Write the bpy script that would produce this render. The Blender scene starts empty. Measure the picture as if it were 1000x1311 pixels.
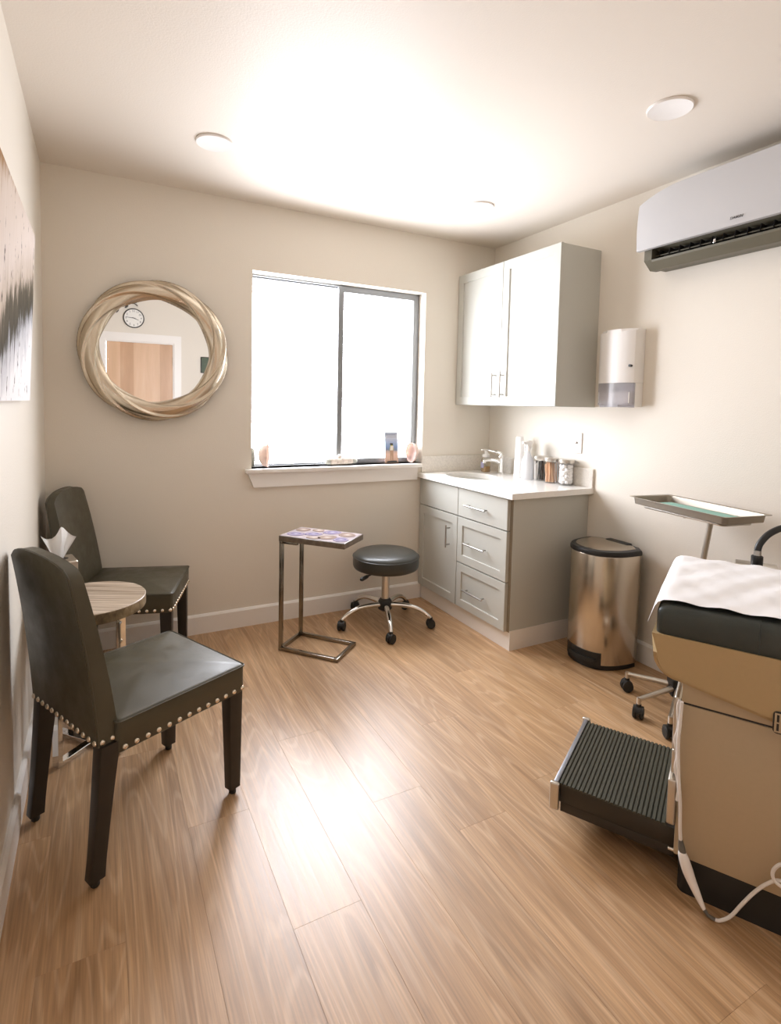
import bpy, bmesh, math, random
from math import sin, cos, pi, radians
from mathutils import Vector, Matrix, Euler

random.seed(7)
S = bpy.context.scene
COL = S.collection

# ------------------------------------------------------------------ camera
cam_d = bpy.data.cameras.new('camera')
cam = bpy.data.objects.new('camera', cam_d)
COL.objects.link(cam)
cam.location = (-2.51818558, -3.16341014, 1.31501702)
cam.rotation_euler = (1.5091807, -0.0213184, -0.4803097)
cam_d.sensor_fit = 'VERTICAL'
cam_d.sensor_height = 36.0
cam_d.lens = 36.0 * 699.2946 / 1311.0
cam_d.shift_x = (500.0 - 491.392) / 1311.0
cam_d.shift_y = (562.277 - 655.5) / 1311.0
cam_d.clip_start = 0.02
S.camera = cam

# ------------------------------------------------------------------ room numbers (metres)
W, H, D = 2.757, 2.4456, 3.50          # room: x -W..0, y -D..0, z 0..H
WL, WR, WB, WT = -1.7314, -0.5696, 0.9296, 2.0702   # window opening in the back wall
CTOP = 0.8664
WALL_T = 0.14

# ------------------------------------------------------------------ world: bright even overcast sky
w = bpy.data.worlds.new('overcast_sky'); S.world = w
w.use_nodes = True
bg = w.node_tree.nodes['Background']
bg.inputs['Color'].default_value = (0.90, 0.925, 1.0, 1)
bg.inputs['Strength'].default_value = 29.0

# portal in the window opening: only guides sampling of the sky
pd = bpy.data.lights.new('window_portal', 'AREA'); pd.shape = 'RECTANGLE'
pd.size = WR - WL; pd.size_y = WT - WB; pd.cycles.is_portal = True
po = bpy.data.objects.new('window_portal', pd); COL.objects.link(po)
po.location = ((WL + WR) / 2, WALL_T - 0.005, (WB + WT) / 2); po.rotation_euler = (radians(-90), 0, 0)

S.view_settings.view_transform = 'Standard'
S.view_settings.look = 'None'
S.view_settings.gamma = 1.0
S.view_settings.use_curve_mapping = False
S.view_settings.exposure = -0.22
S.cycles.use_denoising = True
S.cycles.max_bounces = 14
S.cycles.diffuse_bounces = 8
S.cycles.glossy_bounces = 5
S.cycles.transmission_bounces = 8
S.cycles.transparent_max_bounces = 12
S.cycles.caustics_reflective = False
S.cycles.caustics_refractive = False
S.cycles.sample_clamp_indirect = 8.0

# ------------------------------------------------------------------ materials
def new_mat(name):
    m = bpy.data.materials.new(name); m.use_nodes = True
    nt = m.node_tree
    return m, nt, nt.nodes['Principled BSDF']

def node(nt, t, **kw):
    n = nt.nodes.new(t)
    for k, v in kw.items():
        if k in n.inputs: n.inputs[k].default_value = v
        else: setattr(n, k, v)
    return n

def plain(name, col, rough=0.5, metal=0.0, spec=0.5, bump=0.0, bscale=200.0, vary=0.0, vscale=6.0, coat=0.0, trans=0.0, ior=1.45, stretch=None):
    m, nt, p = new_mat(name)
    p.inputs['Base Color'].default_value = (*col, 1)
    p.inputs['Roughness'].default_value = rough
    p.inputs['Metallic'].default_value = metal
    p.inputs['Specular IOR Level'].default_value = spec
    p.inputs['Coat Weight'].default_value = coat
    p.inputs['Transmission Weight'].default_value = trans
    p.inputs['IOR'].default_value = ior
    L = nt.links
    tc = node(nt, 'ShaderNodeTexCoord')
    src = tc.outputs['Object']
    if stretch:
        mp = node(nt, 'ShaderNodeMapping'); mp.inputs['Scale'].default_value = stretch
        L.new(src, mp.inputs['Vector']); src = mp.outputs['Vector']
    if vary:
        nz = node(nt, 'ShaderNodeTexNoise', Scale=vscale, Detail=4.0)
        L.new(src, nz.inputs['Vector'])
        mx = node(nt, 'ShaderNodeMix', data_type='RGBA')
        mx.inputs['A'].default_value = (*[c * (1 - vary) for c in col], 1)
        mx.inputs['B'].default_value = (*[min(1, c * (1 + vary)) for c in col], 1)
        L.new(nz.outputs['Fac'], mx.inputs['Factor']); L.new(mx.outputs['Result'], p.inputs['Base Color'])
    if bump:
        nz = node(nt, 'ShaderNodeTexNoise', Scale=bscale, Detail=3.0)
        L.new(src, nz.inputs['Vector'])
        b = node(nt, 'ShaderNodeBump', Strength=bump, Distance=0.002)
        L.new(nz.outputs['Fac'], b.inputs['Height']); L.new(b.outputs['Normal'], p.inputs['Normal'])
    return m

M = {}
M['wall'] = plain('wall_paint', (0.765, 0.716, 0.635), 0.5, spec=0.35, bump=0.35, bscale=170)
M['ceiling'] = plain('ceiling_satin_paint', (0.76, 0.70, 0.625), 0.50, spec=0.24, bump=0.25, bscale=150)
M['trim'] = plain('trim_paint', (0.86, 0.835, 0.80), 0.35, spec=0.4)
M['plaster'] = plain('reveal_paint', (0.88, 0.86, 0.84), 0.5, spec=0.3)
M['cabinet'] = plain('cabinet_paint', (0.53, 0.53, 0.485), 0.42, spec=0.25)
M['cabinet_gap'] = plain('cabinet_carcass_edge', (0.26, 0.22, 0.16), 0.6)
M['nickel'] = plain('brushed_nickel', (0.40, 0.375, 0.34), 0.36, metal=1.0)
M['chrome'] = plain('chrome', (0.82, 0.81, 0.79), 0.07, metal=1.0)
M['satin_steel'] = plain('satin_steel', (0.62, 0.585, 0.53), 0.30, metal=1.0)
M['dark_metal'] = plain('antique_steel', (0.32, 0.285, 0.24), 0.20, metal=1.0, vary=0.25, vscale=30)
M['blue_steel'] = plain('dull_blue_steel', (0.34, 0.36, 0.41), 0.4, metal=0.8)
M['tray_steel'] = plain('tray_steel', (0.36, 0.32, 0.265), 0.48, metal=1.0)
M['alu'] = plain('grey_aluminium', (0.25, 0.26, 0.27), 0.4, metal=0.4)
M['black_plastic'] = plain('black_plastic', (0.018, 0.017, 0.016), 0.42)
M['black_wood'] = plain('espresso_wood', (0.022, 0.017, 0.013), 0.38, vary=0.3, vscale=20)
M['white_plastic'] = plain('white_plastic', (0.86, 0.84, 0.82), 0.25)
M['ac_white'] = plain('satin_white_panel', (0.50, 0.495, 0.50), 0.32)
M['ac_grey'] = plain('taupe_plastic', (0.12, 0.108, 0.075), 0.45)
M['beige'] = plain('beige_enamel', (0.43, 0.31, 0.16), 0.38, vary=0.03, vscale=90)
M['beige2'] = plain('light_beige_enamel', (0.455, 0.36, 0.238), 0.38, vary=0.03, vscale=90)
M['vinyl'] = plain('dark_green_vinyl', (0.040, 0.048, 0.045), 0.36, bump=0.25, bscale=260, vary=0.2, vscale=14)
M['stool_vinyl'] = plain('black_vinyl', (0.042, 0.042, 0.036), 0.33, bump=0.2, bscale=300)
M['paper'] = plain('crepe_paper', (0.88, 0.88, 0.90), 0.8, spec=0.1, bump=0.9, bscale=28)
M['tissue'] = plain('tissue', (0.93, 0.92, 0.91), 0.85, spec=0.1)
M['towel_green'] = plain('surgical_green_cloth', (0.28, 0.50, 0.43), 0.8, bump=0.4, bscale=300)
M['rubber'] = plain('black_rubber', (0.02, 0.02, 0.018), 0.55)
M['tread'] = plain('ribbed_rubber', (0.055, 0.055, 0.038), 0.5, vary=0.15, vscale=60)
M['step_side'] = plain('dark_brown_steel', (0.032, 0.026, 0.019), 0.42)
M['cable'] = plain('white_cable', (0.80, 0.78, 0.76), 0.35)
M['grey_relief'] = plain('grey_strain_relief', (0.12, 0.115, 0.10), 0.5)
M['porcelain'] = plain('sink_porcelain', (0.62, 0.56, 0.48), 0.2)
M['quartz'] = plain('quartz', (0.86, 0.845, 0.81), 0.16, spec=0.5, vary=0.05, vscale=55)
M['quartz_splash'] = plain('quartz_speckle', (0.72, 0.68, 0.62), 0.22, spec=0.5, vary=0.20, vscale=95)
M['nailhead'] = plain('pewter_nailhead', (0.78, 0.70, 0.58), 0.25, metal=1.0)
M['clock_black'] = plain('clock_black', (0.02, 0.02, 0.02), 0.4)
M['clock_white'] = plain('clock_white', (0.85, 0.84, 0.80), 0.5)
M['iron'] = plain('wrought_iron', (0.10, 0.085, 0.07), 0.5, metal=0.4)
M['frame_green'] = plain('dark_green_print', (0.06, 0.085, 0.045), 0.5, vary=0.4, vscale=30)
M['black_ink'] = plain('logo_ink', (0.05, 0.045, 0.04), 0.5)
M['amber'] = plain('amber_soap', (0.75, 0.42, 0.10), 0.15, trans=0.6)
M['lav_label'] = plain('lavender_label', (0.45, 0.43, 0.62), 0.5)
M['peach_wood'] = plain('birch_sticks', (0.80, 0.52, 0.32), 0.6)
M['cotton'] = plain('cotton', (0.92, 0.91, 0.90), 0.95, spec=0.05, bump=0.6, bscale=80)
M['black_stick'] = plain('black_sticks', (0.03, 0.03, 0.03), 0.4)
M['swab_white'] = plain('white_sticks', (0.85, 0.83, 0.80), 0.5)
M['shell_pink'] = plain('pink_shell', (0.80, 0.65, 0.585), 0.3, vary=0.18, vscale=18)
M['shell_white'] = plain('white_shell', (0.80, 0.75, 0.70), 0.35, vary=0.14, vscale=22)
M['shell_rough'] = plain('grey_shell', (0.42, 0.42, 0.37), 0.7, vary=0.5, vscale=60, bump=1.0, bscale=90)
M['fossil'] = plain('striped_stone', (0.66, 0.59, 0.52), 0.6, vary=0.35, vscale=24, stretch=(4, 1, 1), bump=0.6, bscale=60)
M['screen_black'] = plain('hinge_black', (0.03, 0.03, 0.03), 0.3)

def glass_mat(name, rough=0.0, tint=(1, 1, 1), alpha_mix=0.0):
    m, nt, p = new_mat(name)
    nt.nodes.remove(p)
    out = nt.nodes['Material Output']
    t = node(nt, 'ShaderNodeBsdfTransparent'); t.inputs['Color'].default_value = (*tint, 1)
    g = node(nt, 'ShaderNodeBsdfGlossy', Roughness=rough)
    lw = node(nt, 'ShaderNodeLayerWeight', Blend=0.5)
    pw = node(nt, 'ShaderNodeMath', operation='POWER'); pw.inputs[1].default_value = 5.0
    fr = node(nt, 'ShaderNodeMath', operation='MULTIPLY_ADD'); fr.inputs[1].default_value = 0.9; fr.inputs[2].default_value = 0.035
    nt.links.new(lw.outputs['Facing'], pw.inputs[0]); nt.links.new(pw.outputs[0], fr.inputs[0])
    mx = node(nt, 'ShaderNodeMixShader')
    nt.links.new(fr.outputs[0], mx.inputs[0]); nt.links.new(t.outputs[0], mx.inputs[1]); nt.links.new(g.outputs[0], mx.inputs[2])
    last = mx
    if alpha_mix:
        df = node(nt, 'ShaderNodeBsdfDiffuse'); df.inputs['Color'].default_value = (*tint, 1)
        m2 = node(nt, 'ShaderNodeMixShader'); m2.inputs[0].default_value = alpha_mix
        nt.links.new(mx.outputs[0], m2.inputs[1]); nt.links.new(df.outputs[0], m2.inputs[2]); last = m2
    nt.links.new(last.outputs[0], out.inputs['Surface'])
    return m
M['pane'] = glass_mat('window_glass')
M['jar_glass'] = glass_mat('jar_glass', 0.02, (0.985, 0.985, 0.985))
M['smoke'] = glass_mat('frosted_clear_plastic', 0.1, (0.72, 0.71, 0.74), 0.35)
M['mist_plastic'] = glass_mat('misty_bottle_plastic', 0.15, (0.90, 0.91, 0.93), 0.6)
M['soap_clear'] = glass_mat('soap_bottle_plastic', 0.05, (0.88, 0.84, 0.74), 0.15)

def lamp_mat():
    m, nt, p = new_mat('lamp_diffuser')
    p.inputs['Base Color'].default_value = (0.85, 0.84, 0.86, 1)
    p.inputs['Roughness'].default_value = 0.5
    p.inputs['Emission Color'].default_value = (1.0, 0.97, 0.98, 1)
    p.inputs['Emission Strength'].default_value = 0.18
    return m
M['diffuser'] = lamp_mat()

def wood_floor():
    m, nt, p = new_mat('oak_plank'); L = nt.links
    tc = node(nt, 'ShaderNodeTexCoord'); oi = node(nt, 'ShaderNodeObjectInfo')
    ml = node(nt, 'ShaderNodeVectorMath', operation='SCALE')
    L.new(oi.outputs['Location'], ml.inputs[0]); ml.inputs['Scale'].default_value = 7.31
    ad = node(nt, 'ShaderNodeVectorMath', operation='ADD')
    L.new(tc.outputs['Object'], ad.inputs[0]); L.new(ml.outputs[0], ad.inputs[1])
    # slow warp that makes cathedral figure
    mp0 = node(nt, 'ShaderNodeMapping'); mp0.inputs['Scale'].default_value = (5.0, 0.42, 1)
    L.new(ad.outputs[0], mp0.inputs['Vector'])
    n0 = node(nt, 'ShaderNodeTexNoise', Scale=1.0, Detail=2.0, Roughness=0.45)
    L.new(mp0.outputs[0], n0.inputs['Vector'])
    mul = node(nt, 'ShaderNodeMath', operation='MULTIPLY'); mul.inputs[1].default_value = 26.0
    L.new(n0.outputs['Fac'], mul.inputs[0])
    sn = node(nt, 'ShaderNodeMath', operation='SINE'); 
    mul2 = node(nt, 'ShaderNodeMath', operation='MULTIPLY'); mul2.inputs[1].default_value = 5.5
    L.new(mul.outputs[0], mul2.inputs[0]); L.new(mul2.outputs[0], sn.inputs[0])
    # fine streaks
    mp1 = node(nt, 'ShaderNodeMapping'); mp1.inputs['Scale'].default_value = (190, 5.0, 1)
    L.new(ad.outputs[0], mp1.inputs['Vector'])
    n1 = node(nt, 'ShaderNodeTexNoise', Scale=1.0, Detail=4.0, Roughness=0.6)
    L.new(mp1.outputs[0], n1.inputs['Vector'])
    mp2 = node(nt, 'ShaderNodeMapping'); mp2.inputs['Scale'].default_value = (22, 1.1, 1)
    L.new(ad.outputs[0], mp2.inputs['Vector'])
    n2 = node(nt, 'ShaderNodeTexNoise', Scale=1.0, Detail=3.0, Roughness=0.55)
    L.new(mp2.outputs[0], n2.inputs['Vector'])
    r2 = node(nt, 'ShaderNodeValToRGB')
    r2.color_ramp.elements[0].position = 0.28; r2.color_ramp.elements[0].color = (0.345, 0.19, 0.083, 1)
    r2.color_ramp.elements[1].position = 0.72; r2.color_ramp.elements[1].color = (0.565, 0.352, 0.185, 1)
    L.new(n2.outputs['Fac'], r2.inputs['Fac'])
    # ring lines: pale thin lines
    rr = node(nt, 'ShaderNodeMapRange'); rr.inputs['From Min'].default_value = 0.45; rr.inputs['From Max'].default_value = 1.0
    rr.inputs['To Min'].default_value = 0.0; rr.inputs['To Max'].default_value = 0.26
    L.new(sn.outputs[0], rr.inputs['Value'])
    mxA = node(nt, 'ShaderNodeMix', data_type='RGBA'); mxA.inputs['B'].default_value = (0.76, 0.54, 0.35, 1)
    L.new(rr.outputs[0], mxA.inputs['Factor']); L.new(r2.outputs['Color'], mxA.inputs['A'])
    # streaks darken
    rs = node(nt, 'ShaderNodeMapRange'); rs.inputs['From Min'].default_value = 0.30; rs.inputs['From Max'].default_value = 0.70
    rs.inputs['To Min'].default_value = 0.72; rs.inputs['To Max'].default_value = 1.16
    L.new(n1.outputs['Fac'], rs.inputs['Value'])
    # plank-to-plank tone
    rp = node(nt, 'ShaderNodeMapRange'); rp.inputs['To Min'].default_value = 0.95; rp.inputs['To Max'].default_value = 1.05
    L.new(oi.outputs['Random'], rp.inputs['Value'])
    mm = node(nt, 'ShaderNodeMath', operation='MULTIPLY'); L.new(rs.outputs[0], mm.inputs[0]); L.new(rp.outputs[0], mm.inputs[1])
    hs = node(nt, 'ShaderNodeVectorMath', operation='SCALE')
    L.new(mxA.outputs['Result'], hs.inputs[0]); L.new(mm.outputs[0], hs.inputs['Scale'])
    L.new(hs.outputs[0], p.inputs['Base Color'])
    rg = node(nt, 'ShaderNodeMapRange'); rg.inputs['To Min'].default_value = 0.31; rg.inputs['To Max'].default_value = 0.45
    L.new(n1.outputs['Fac'], rg.inputs['Value']); L.new(rg.outputs[0], p.inputs['Roughness'])
    p.inputs['Specular IOR Level'].default_value = 1.0
    b = node(nt, 'ShaderNodeBump', Strength=0.12, Distance=0.0004)
    L.new(n1.outputs['Fac'], b.inputs['Height']); L.new(b.outputs['Normal'], p.inputs['Normal'])
    return m
M['plank'] = wood_floor()

def leather():
    m, nt, p = new_mat('olive_leather'); L = nt.links
    tc = node(nt, 'ShaderNodeTexCoord')
    n1 = node(nt, 'ShaderNodeTexNoise', Scale=13.0, Detail=6.0, Roughness=0.65)
    L.new(tc.outputs['Object'], n1.inputs['Vector'])
    mx = node(nt, 'ShaderNodeMix', data_type='RGBA')
    mx.inputs['A'].default_value = (0.040, 0.034, 0.017, 1); mx.inputs['B'].default_value = (0.078, 0.069, 0.042, 1)
    L.new(n1.outputs['Fac'], mx.inputs['Factor']); L.new(mx.outputs['Result'], p.inputs['Base Color'])
    mr = node(nt, 'ShaderNodeMapRange'); mr.inputs['From Min'].default_value = 0.3; mr.inputs['From Max'].default_value = 0.7
    mr.inputs['To Min'].default_value = 0.33; mr.inputs['To Max'].default_value = 0.58
    L.new(n1.outputs['Fac'], mr.inputs['Value']); L.new(mr.outputs[0], p.inputs['Roughness'])
    n2 = node(nt, 'ShaderNodeTexNoise', Scale=420.0, Detail=2.0)
    L.new(tc.outputs['Object'], n2.inputs['Vector'])
    b = node(nt, 'ShaderNodeBump', Strength=0.25, Distance=0.001)
    L.new(n2.outputs['Fac'], b.inputs['Height']); L.new(b.outputs['Normal'], p.inputs['Normal'])
    p.inputs['Specular IOR Level'].default_value = 0.6
    return m
M['leather'] = leather()

def streak_wood(name, c1, c2, c3, scale=(60, 4, 60), rough=0.5, bump=0.3):
    m, nt, p = new_mat(name); L = nt.links
    tc = node(nt, 'ShaderNodeTexCoord'); mp = node(nt, 'ShaderNodeMapping'); mp.inputs['Scale'].default_value = scale
    L.new(tc.outputs['Object'], mp.inputs['Vector'])
    n1 = node(nt, 'ShaderNodeTexNoise', Scale=1.0, Detail=5.0, Roughness=0.6, Distortion=0.15)
    L.new(mp.outputs[0], n1.inputs['Vector'])
    r = node(nt, 'ShaderNodeValToRGB')
    r.color_ramp.elements[0].position = 0.32; r.color_ramp.elements[0].color = (*c1, 1)
    r.color_ramp.elements[1].position = 0.68; r.color_ramp.elements[1].color = (*c3, 1)
    e = r.color_ramp.elements.new(0.5); e.color = (*c2, 1)
    L.new(n1.outputs['Fac'], r.inputs['Fac']); L.new(r.outputs['Color'], p.inputs['Base Color'])
    p.inputs['Roughness'].default_value = rough
    b = node(nt, 'ShaderNodeBump', Strength=bump, Distance=0.001)
    L.new(n1.outputs['Fac'], b.inputs['Height']); L.new(b.outputs['Normal'], p.inputs['Normal'])
    return m
M['drift'] = streak_wood('driftwood', (0.22, 0.155, 0.10), (0.46, 0.37, 0.28), (0.68, 0.58, 0.48), (2.5, 60, 60), 0.4)
M['bark_edge'] = streak_wood('driftwood_edge', (0.10, 0.07, 0.04), (0.25, 0.18, 0.10), (0.40, 0.32, 0.20), (30, 30, 20), 0.6, 0.6)
M['maple'] = streak_wood('maple_veneer', (0.60, 0.38, 0.22), (0.68, 0.44, 0.27), (0.74, 0.52, 0.34), (6, 6, 0.7), 0.4, 0.05)
M['maple2'] = streak_wood('dark_maple_veneer', (0.48, 0.28, 0.14), (0.56, 0.33, 0.18), (0.62, 0.40, 0.24), (6, 6, 0.7), 0.4, 0.05)

M['brushed'] = plain('brushed_steel', (0.62, 0.55, 0.46), 0.24, metal=1.0)
M['leaf_silver'] = plain('champagne_leaf', (0.64, 0.555, 0.44), 0.24, metal=0.95, vary=0.12, vscale=10, bump=0.1, bscale=60)
M['mirror'] = plain('mirror_silver', (0.93, 0.935, 0.93), 0.01, metal=1.0)

def agate(name, c0, c1, c2):
    m, nt, p = new_mat(name); L = nt.links
    tc = node(nt, 'ShaderNodeTexCoord')
    nz = node(nt, 'ShaderNodeTexNoise', Scale=14.0, Detail=3.0); L.new(tc.outputs['Object'], nz.inputs['Vector'])
    ln = node(nt, 'ShaderNodeVectorMath', operation='LENGTH'); L.new(tc.outputs['Object'], ln.inputs[0])
    ad = node(nt, 'ShaderNodeMath', operation='MULTIPLY_ADD'); ad.inputs[1].default_value = 0.035
    L.new(nz.outputs['Fac'], ad.inputs[0]); L.new(ln.outputs['Value'], ad.inputs[2])
    ml = node(nt, 'ShaderNodeMath', operation='MULTIPLY'); ml.inputs[1].default_value = 15.0; L.new(ad.outputs[0], ml.inputs[0])
    r = node(nt, 'ShaderNodeValToRGB')
    r.color_ramp.elements[0].position = 0.25; r.color_ramp.elements[0].color = (*c0, 1)
    r.color_ramp.elements[1].position = 0.98; r.color_ramp.elements[1].color = (*c2, 1)
    e = r.color_ramp.elements.new(0.6); e.color = (*c1, 1)
    e = r.color_ramp.elements.new(0.75); e.color = (*c2, 1)
    e = r.color_ramp.elements.new(0.86); e.color = (*c1, 1)
    L.new(ml.outputs[0], r.inputs['Fac']); L.new(r.outputs['Color'], p.inputs['Base Color'])
    p.inputs['Roughness'].default_value = 0.12; p.inputs['Specular IOR Level'].default_value = 0.4
    return m
M['agate_a'] = agate('lavender_agate', (0.38, 0.35, 0.42), (0.13, 0.12, 0.24), (0.32, 0.27, 0.32))
M['agate_b'] = agate('cream_agate', (0.46, 0.41, 0.38), (0.27, 0.20, 0.17), (0.20, 0.15, 0.13))
M['agate_base'] = plain('agate_mosaic', (0.36, 0.31, 0.32), 0.14, spec=0.4, vary=0.3, vscale=26)
M['mosaic_edge'] = plain('dark_agate_edge', (0.16, 0.13, 0.10), 0.3, vary=0.7, vscale=34)

def painting():
    m, nt, p = new_mat('abstract_canvas'); L = nt.links
    tc = node(nt, 'ShaderNodeTexCoord'); sp = node(nt, 'ShaderNodeSeparateXYZ'); L.new(tc.outputs['Object'], sp.inputs[0])
    mpv = node(nt, 'ShaderNodeMapping'); mpv.inputs['Scale'].default_value = (1, 60, 5.0); L.new(tc.outputs['Object'], mpv.inputs['Vector'])
    nv = node(nt, 'ShaderNodeTexNoise', Scale=1.0, Detail=6.0, Roughness=0.65); L.new(mpv.outputs[0], nv.inputs['Vector'])
    nb = node(nt, 'ShaderNodeTexNoise', Scale=5.0, Detail=5.0, Roughness=0.6); L.new(tc.outputs['Object'], nb.inputs['Vector'])
    # height + noise
    a1 = node(nt, 'ShaderNodeMath', operation='MULTIPLY_ADD'); a1.inputs[1].default_value = 0.24
    L.new(nv.outputs['Fac'], a1.inputs[0]); L.new(sp.outputs['Z'], a1.inputs[2])
    a2 = node(nt, 'ShaderNodeMath', operation='MULTIPLY_ADD'); a2.inputs[1].default_value = 0.20
    L.new(nb.outputs['Fac'], a2.inputs[0]); L.new(a1.outputs[0], a2.inputs[2])
    a3 = node(nt, 'ShaderNodeMath', operation='MULTIPLY_ADD'); a3.inputs[1].default_value = -0.30
    L.new(sp.outputs['Y'], a3.inputs[0]); L.new(a2.outputs[0], a3.inputs[2])
    r = node(nt, 'ShaderNodeValToRGB'); cr = r.color_ramp
    cr.elements[0].position = 0.0; cr.elements[0].color = (0.80, 0.79, 0.80, 1)
    cr.elements[1].position = 1.0; cr.elements[1].color = (0.36, 0.20, 0.10, 1)
    for pos, c in ((0.29, (0.82, 0.81, 0.82)), (0.37, (0.50, 0.50, 0.53)), (0.405, (0.07, 0.062, 0.045)), (0.485, (0.12, 0.10, 0.07)),
                   (0.52, (0.50, 0.42, 0.35)), (0.62, (0.66, 0.58, 0.53)), (0.78, (0.60, 0.51, 0.44)), (0.85, (0.32, 0.19, 0.09))):
        e = cr.elements.new(pos); e.color = (*c, 1)
    L.new(a3.outputs[0], r.inputs['Fac'])
    # small black flecks
    mpf = node(nt, 'ShaderNodeMapping'); mpf.inputs['Scale'].default_value = (1, 34, 13); L.new(tc.outputs['Object'], mpf.inputs['Vector'])
    nf = node(nt, 'ShaderNodeTexNoise', Scale=1.0, Detail=3.0, Roughness=0.7); L.new(mpf.outputs[0], nf.inputs['Vector'])
    gt = node(nt, 'ShaderNodeMapRange'); gt.inputs['From Min'].default_value = 0.63; gt.inputs['From Max'].default_value = 0.67; L.new(nf.outputs['Fac'], gt.inputs['Value'])
    mx = node(nt, 'ShaderNodeMix', data_type='RGBA'); mx.inputs['B'].default_value = (0.07, 0.06, 0.05, 1)
    L.new(gt.outputs[0], mx.inputs['Factor']); L.new(r.outputs['Color'], mx.inputs['A'])
    L.new(mx.outputs['Result'], p.inputs['Base Color']); p.inputs['Roughness'].default_value = 0.9; p.inputs['Specular IOR Level'].default_value = 0.08
    return m
M['painting'] = painting()

def postcard_sky():
    m, nt, p = new_mat('beach_photo_print'); L = nt.links
    tc = node(nt, 'ShaderNodeTexCoord'); sp = node(nt, 'ShaderNodeSeparateXYZ'); L.new(tc.outputs['Object'], sp.inputs[0])
    nz = node(nt, 'ShaderNodeTexNoise', Scale=60.0, Detail=3.0); L.new(tc.outputs['Object'], nz.inputs['Vector'])
    a = node(nt, 'ShaderNodeMath', operation='MULTIPLY_ADD'); a.inputs[1].default_value = 0.02
    L.new(nz.outputs['Fac'], a.inputs[0]); L.new(sp.outputs['Z'], a.inputs[2])
    mr = node(nt, 'ShaderNodeMapRange'); mr.inputs['From Max'].default_value = 0.215; L.new(a.outputs[0], mr.inputs['Value'])
    r = node(nt, 'ShaderNodeValToRGB'); cr = r.color_ramp
    cr.elements[0].position = 0.0; cr.elements[0].color = (0.45, 0.26, 0.16, 1)
    cr.elements[1].position = 1.0; cr.elements[1].color = (0.42, 0.47, 0.60, 1)
    for pos, c in ((0.12, (0.55, 0.36, 0.26)), (0.33, (0.68, 0.47, 0.38)), (0.42, (0.52, 0.40, 0.36)), (0.46, (0.20, 0.26, 0.36)), (0.54, (0.22, 0.32, 0.55)), (0.70, (0.40, 0.50, 0.70)), (0.86, (0.60, 0.63, 0.72))):
        e = cr.elements.new(pos); e.color = (*c, 1)
    L.new(mr.outputs[0], r.inputs['Fac']); L.new(r.outputs['Color'], p.inputs['Base Color'])
    p.inputs['Roughness'].default_value = 0.35
    return m
M['beach'] = postcard_sky()
M['yellow_top'] = plain('yellow_print', (0.50, 0.48, 0.06), 0.5)
M['dark_print'] = plain('dark_print', (0.06, 0.055, 0.05), 0.5)
M['skin_print'] = plain('tan_print', (0.42, 0.27, 0.18), 0.5)
M['grey_print'] = plain('grey_print', (0.30, 0.33, 0.42), 0.5)

# ------------------------------------------------------------------ mesh helpers
def obj(name, bm, mat, parent=None, loc=(0, 0, 0), rot=(0, 0, 0), angle=35, mats=None):
    me = bpy.data.meshes.new(name)
    bmesh.ops.recalc_face_normals(bm, faces=bm.faces)
    bm.to_mesh(me); bm.free()
    for p in me.polygons: p.use_smooth = True
    try: me.set_sharp_from_angle(angle=radians(angle))
    except Exception: pass
    for mm in (mats or [mat]): me.materials.append(mm)
    o = bpy.data.objects.new(name, me); COL.objects.link(o)
    o.location = loc; o.rotation_euler = rot
    if parent: o.parent = parent
    return o

def thing(name, label, cat, loc=(0, 0, 0), rz=0.0, group=None):
    o = bpy.data.objects.new(name, None); COL.objects.link(o)
    o.empty_display_size = 0.1
    o.location = loc; o.rotation_euler = (0, 0, rz)
    o['label'] = label; o['category'] = cat
    if group: o['group'] = group
    return o

def tag(o, label, cat, group=None):
    o['label'] = label; o['category'] = cat
    if group: o['group'] = group
    return o

def struct(o):
    o['kind'] = 'structure'; return o

def copy_tree(o, parent=None):
    c = o.copy(); COL.objects.link(c)
    if parent: c.parent = parent
    for ch in list(o.children): copy_tree(ch, c)
    return c

def box(bm, x0, x1, y0, y1, z0, z1, bev=0.0, seg=2, mi=0):
    r = bmesh.ops.create_cube(bm, size=1.0)
    vs = r['verts']
    for v in vs:
        v.co = Vector(((x0 + x1) / 2 + v.co.x * (x1 - x0), (y0 + y1) / 2 + v.co.y * (y1 - y0), (z0 + z1) / 2 + v.co.z * (z1 - z0)))
    fs = set(f for v in vs for f in v.link_faces)
    for f in fs: f.material_index = mi
    if bev > 0:
        es = set(e for v in vs for e in v.link_edges)
        bmesh.ops.bevel(bm, geom=list(es), offset=bev, segments=seg, profile=0.5, affect='EDGES')
    return bm

def BM(): return bmesh.new()

def boxm(*a, **k):
    bm = BM(); box(bm, *a, **k); return bm

def tube(bm, pts, r, seg=10, closed=False, cap=True, squash=None):
    pts = [Vector(p) for p in pts]; n = len(pts)
    rs = r if isinstance(r, (list, tuple)) else [r] * n
    rings = []; ref = None
    for i, p in enumerate(pts):
        if closed: t = (pts[(i + 1) % n] - pts[i - 1])
        else: t = pts[min(i + 1, n - 1)] - pts[max(i - 1, 0)]
        t.normalize()
        if ref is None:
            ref = Vector((0, 0, 1)) if abs(t.z) < 0.9 else Vector((1, 0, 0))
        a = (ref - t * ref.dot(t)).normalized(); b = t.cross(a); ref = a
        rings.append([bm.verts.new(p + (a * cos(2 * pi * k / seg) + b * sin(2 * pi * k / seg)) * rs[i]) for k in range(seg)])
    m = n if closed else n - 1
    for i in range(m):
        A, B = rings[i], rings[(i + 1) % n]
        for k in range(seg):
            bm.faces.new((A[k], A[(k + 1) % seg], B[(k + 1) % seg], B[k]))
    if cap and not closed:
        bm.faces.new(rings[0][::-1]); bm.faces.new(rings[-1])
    return bm

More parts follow.
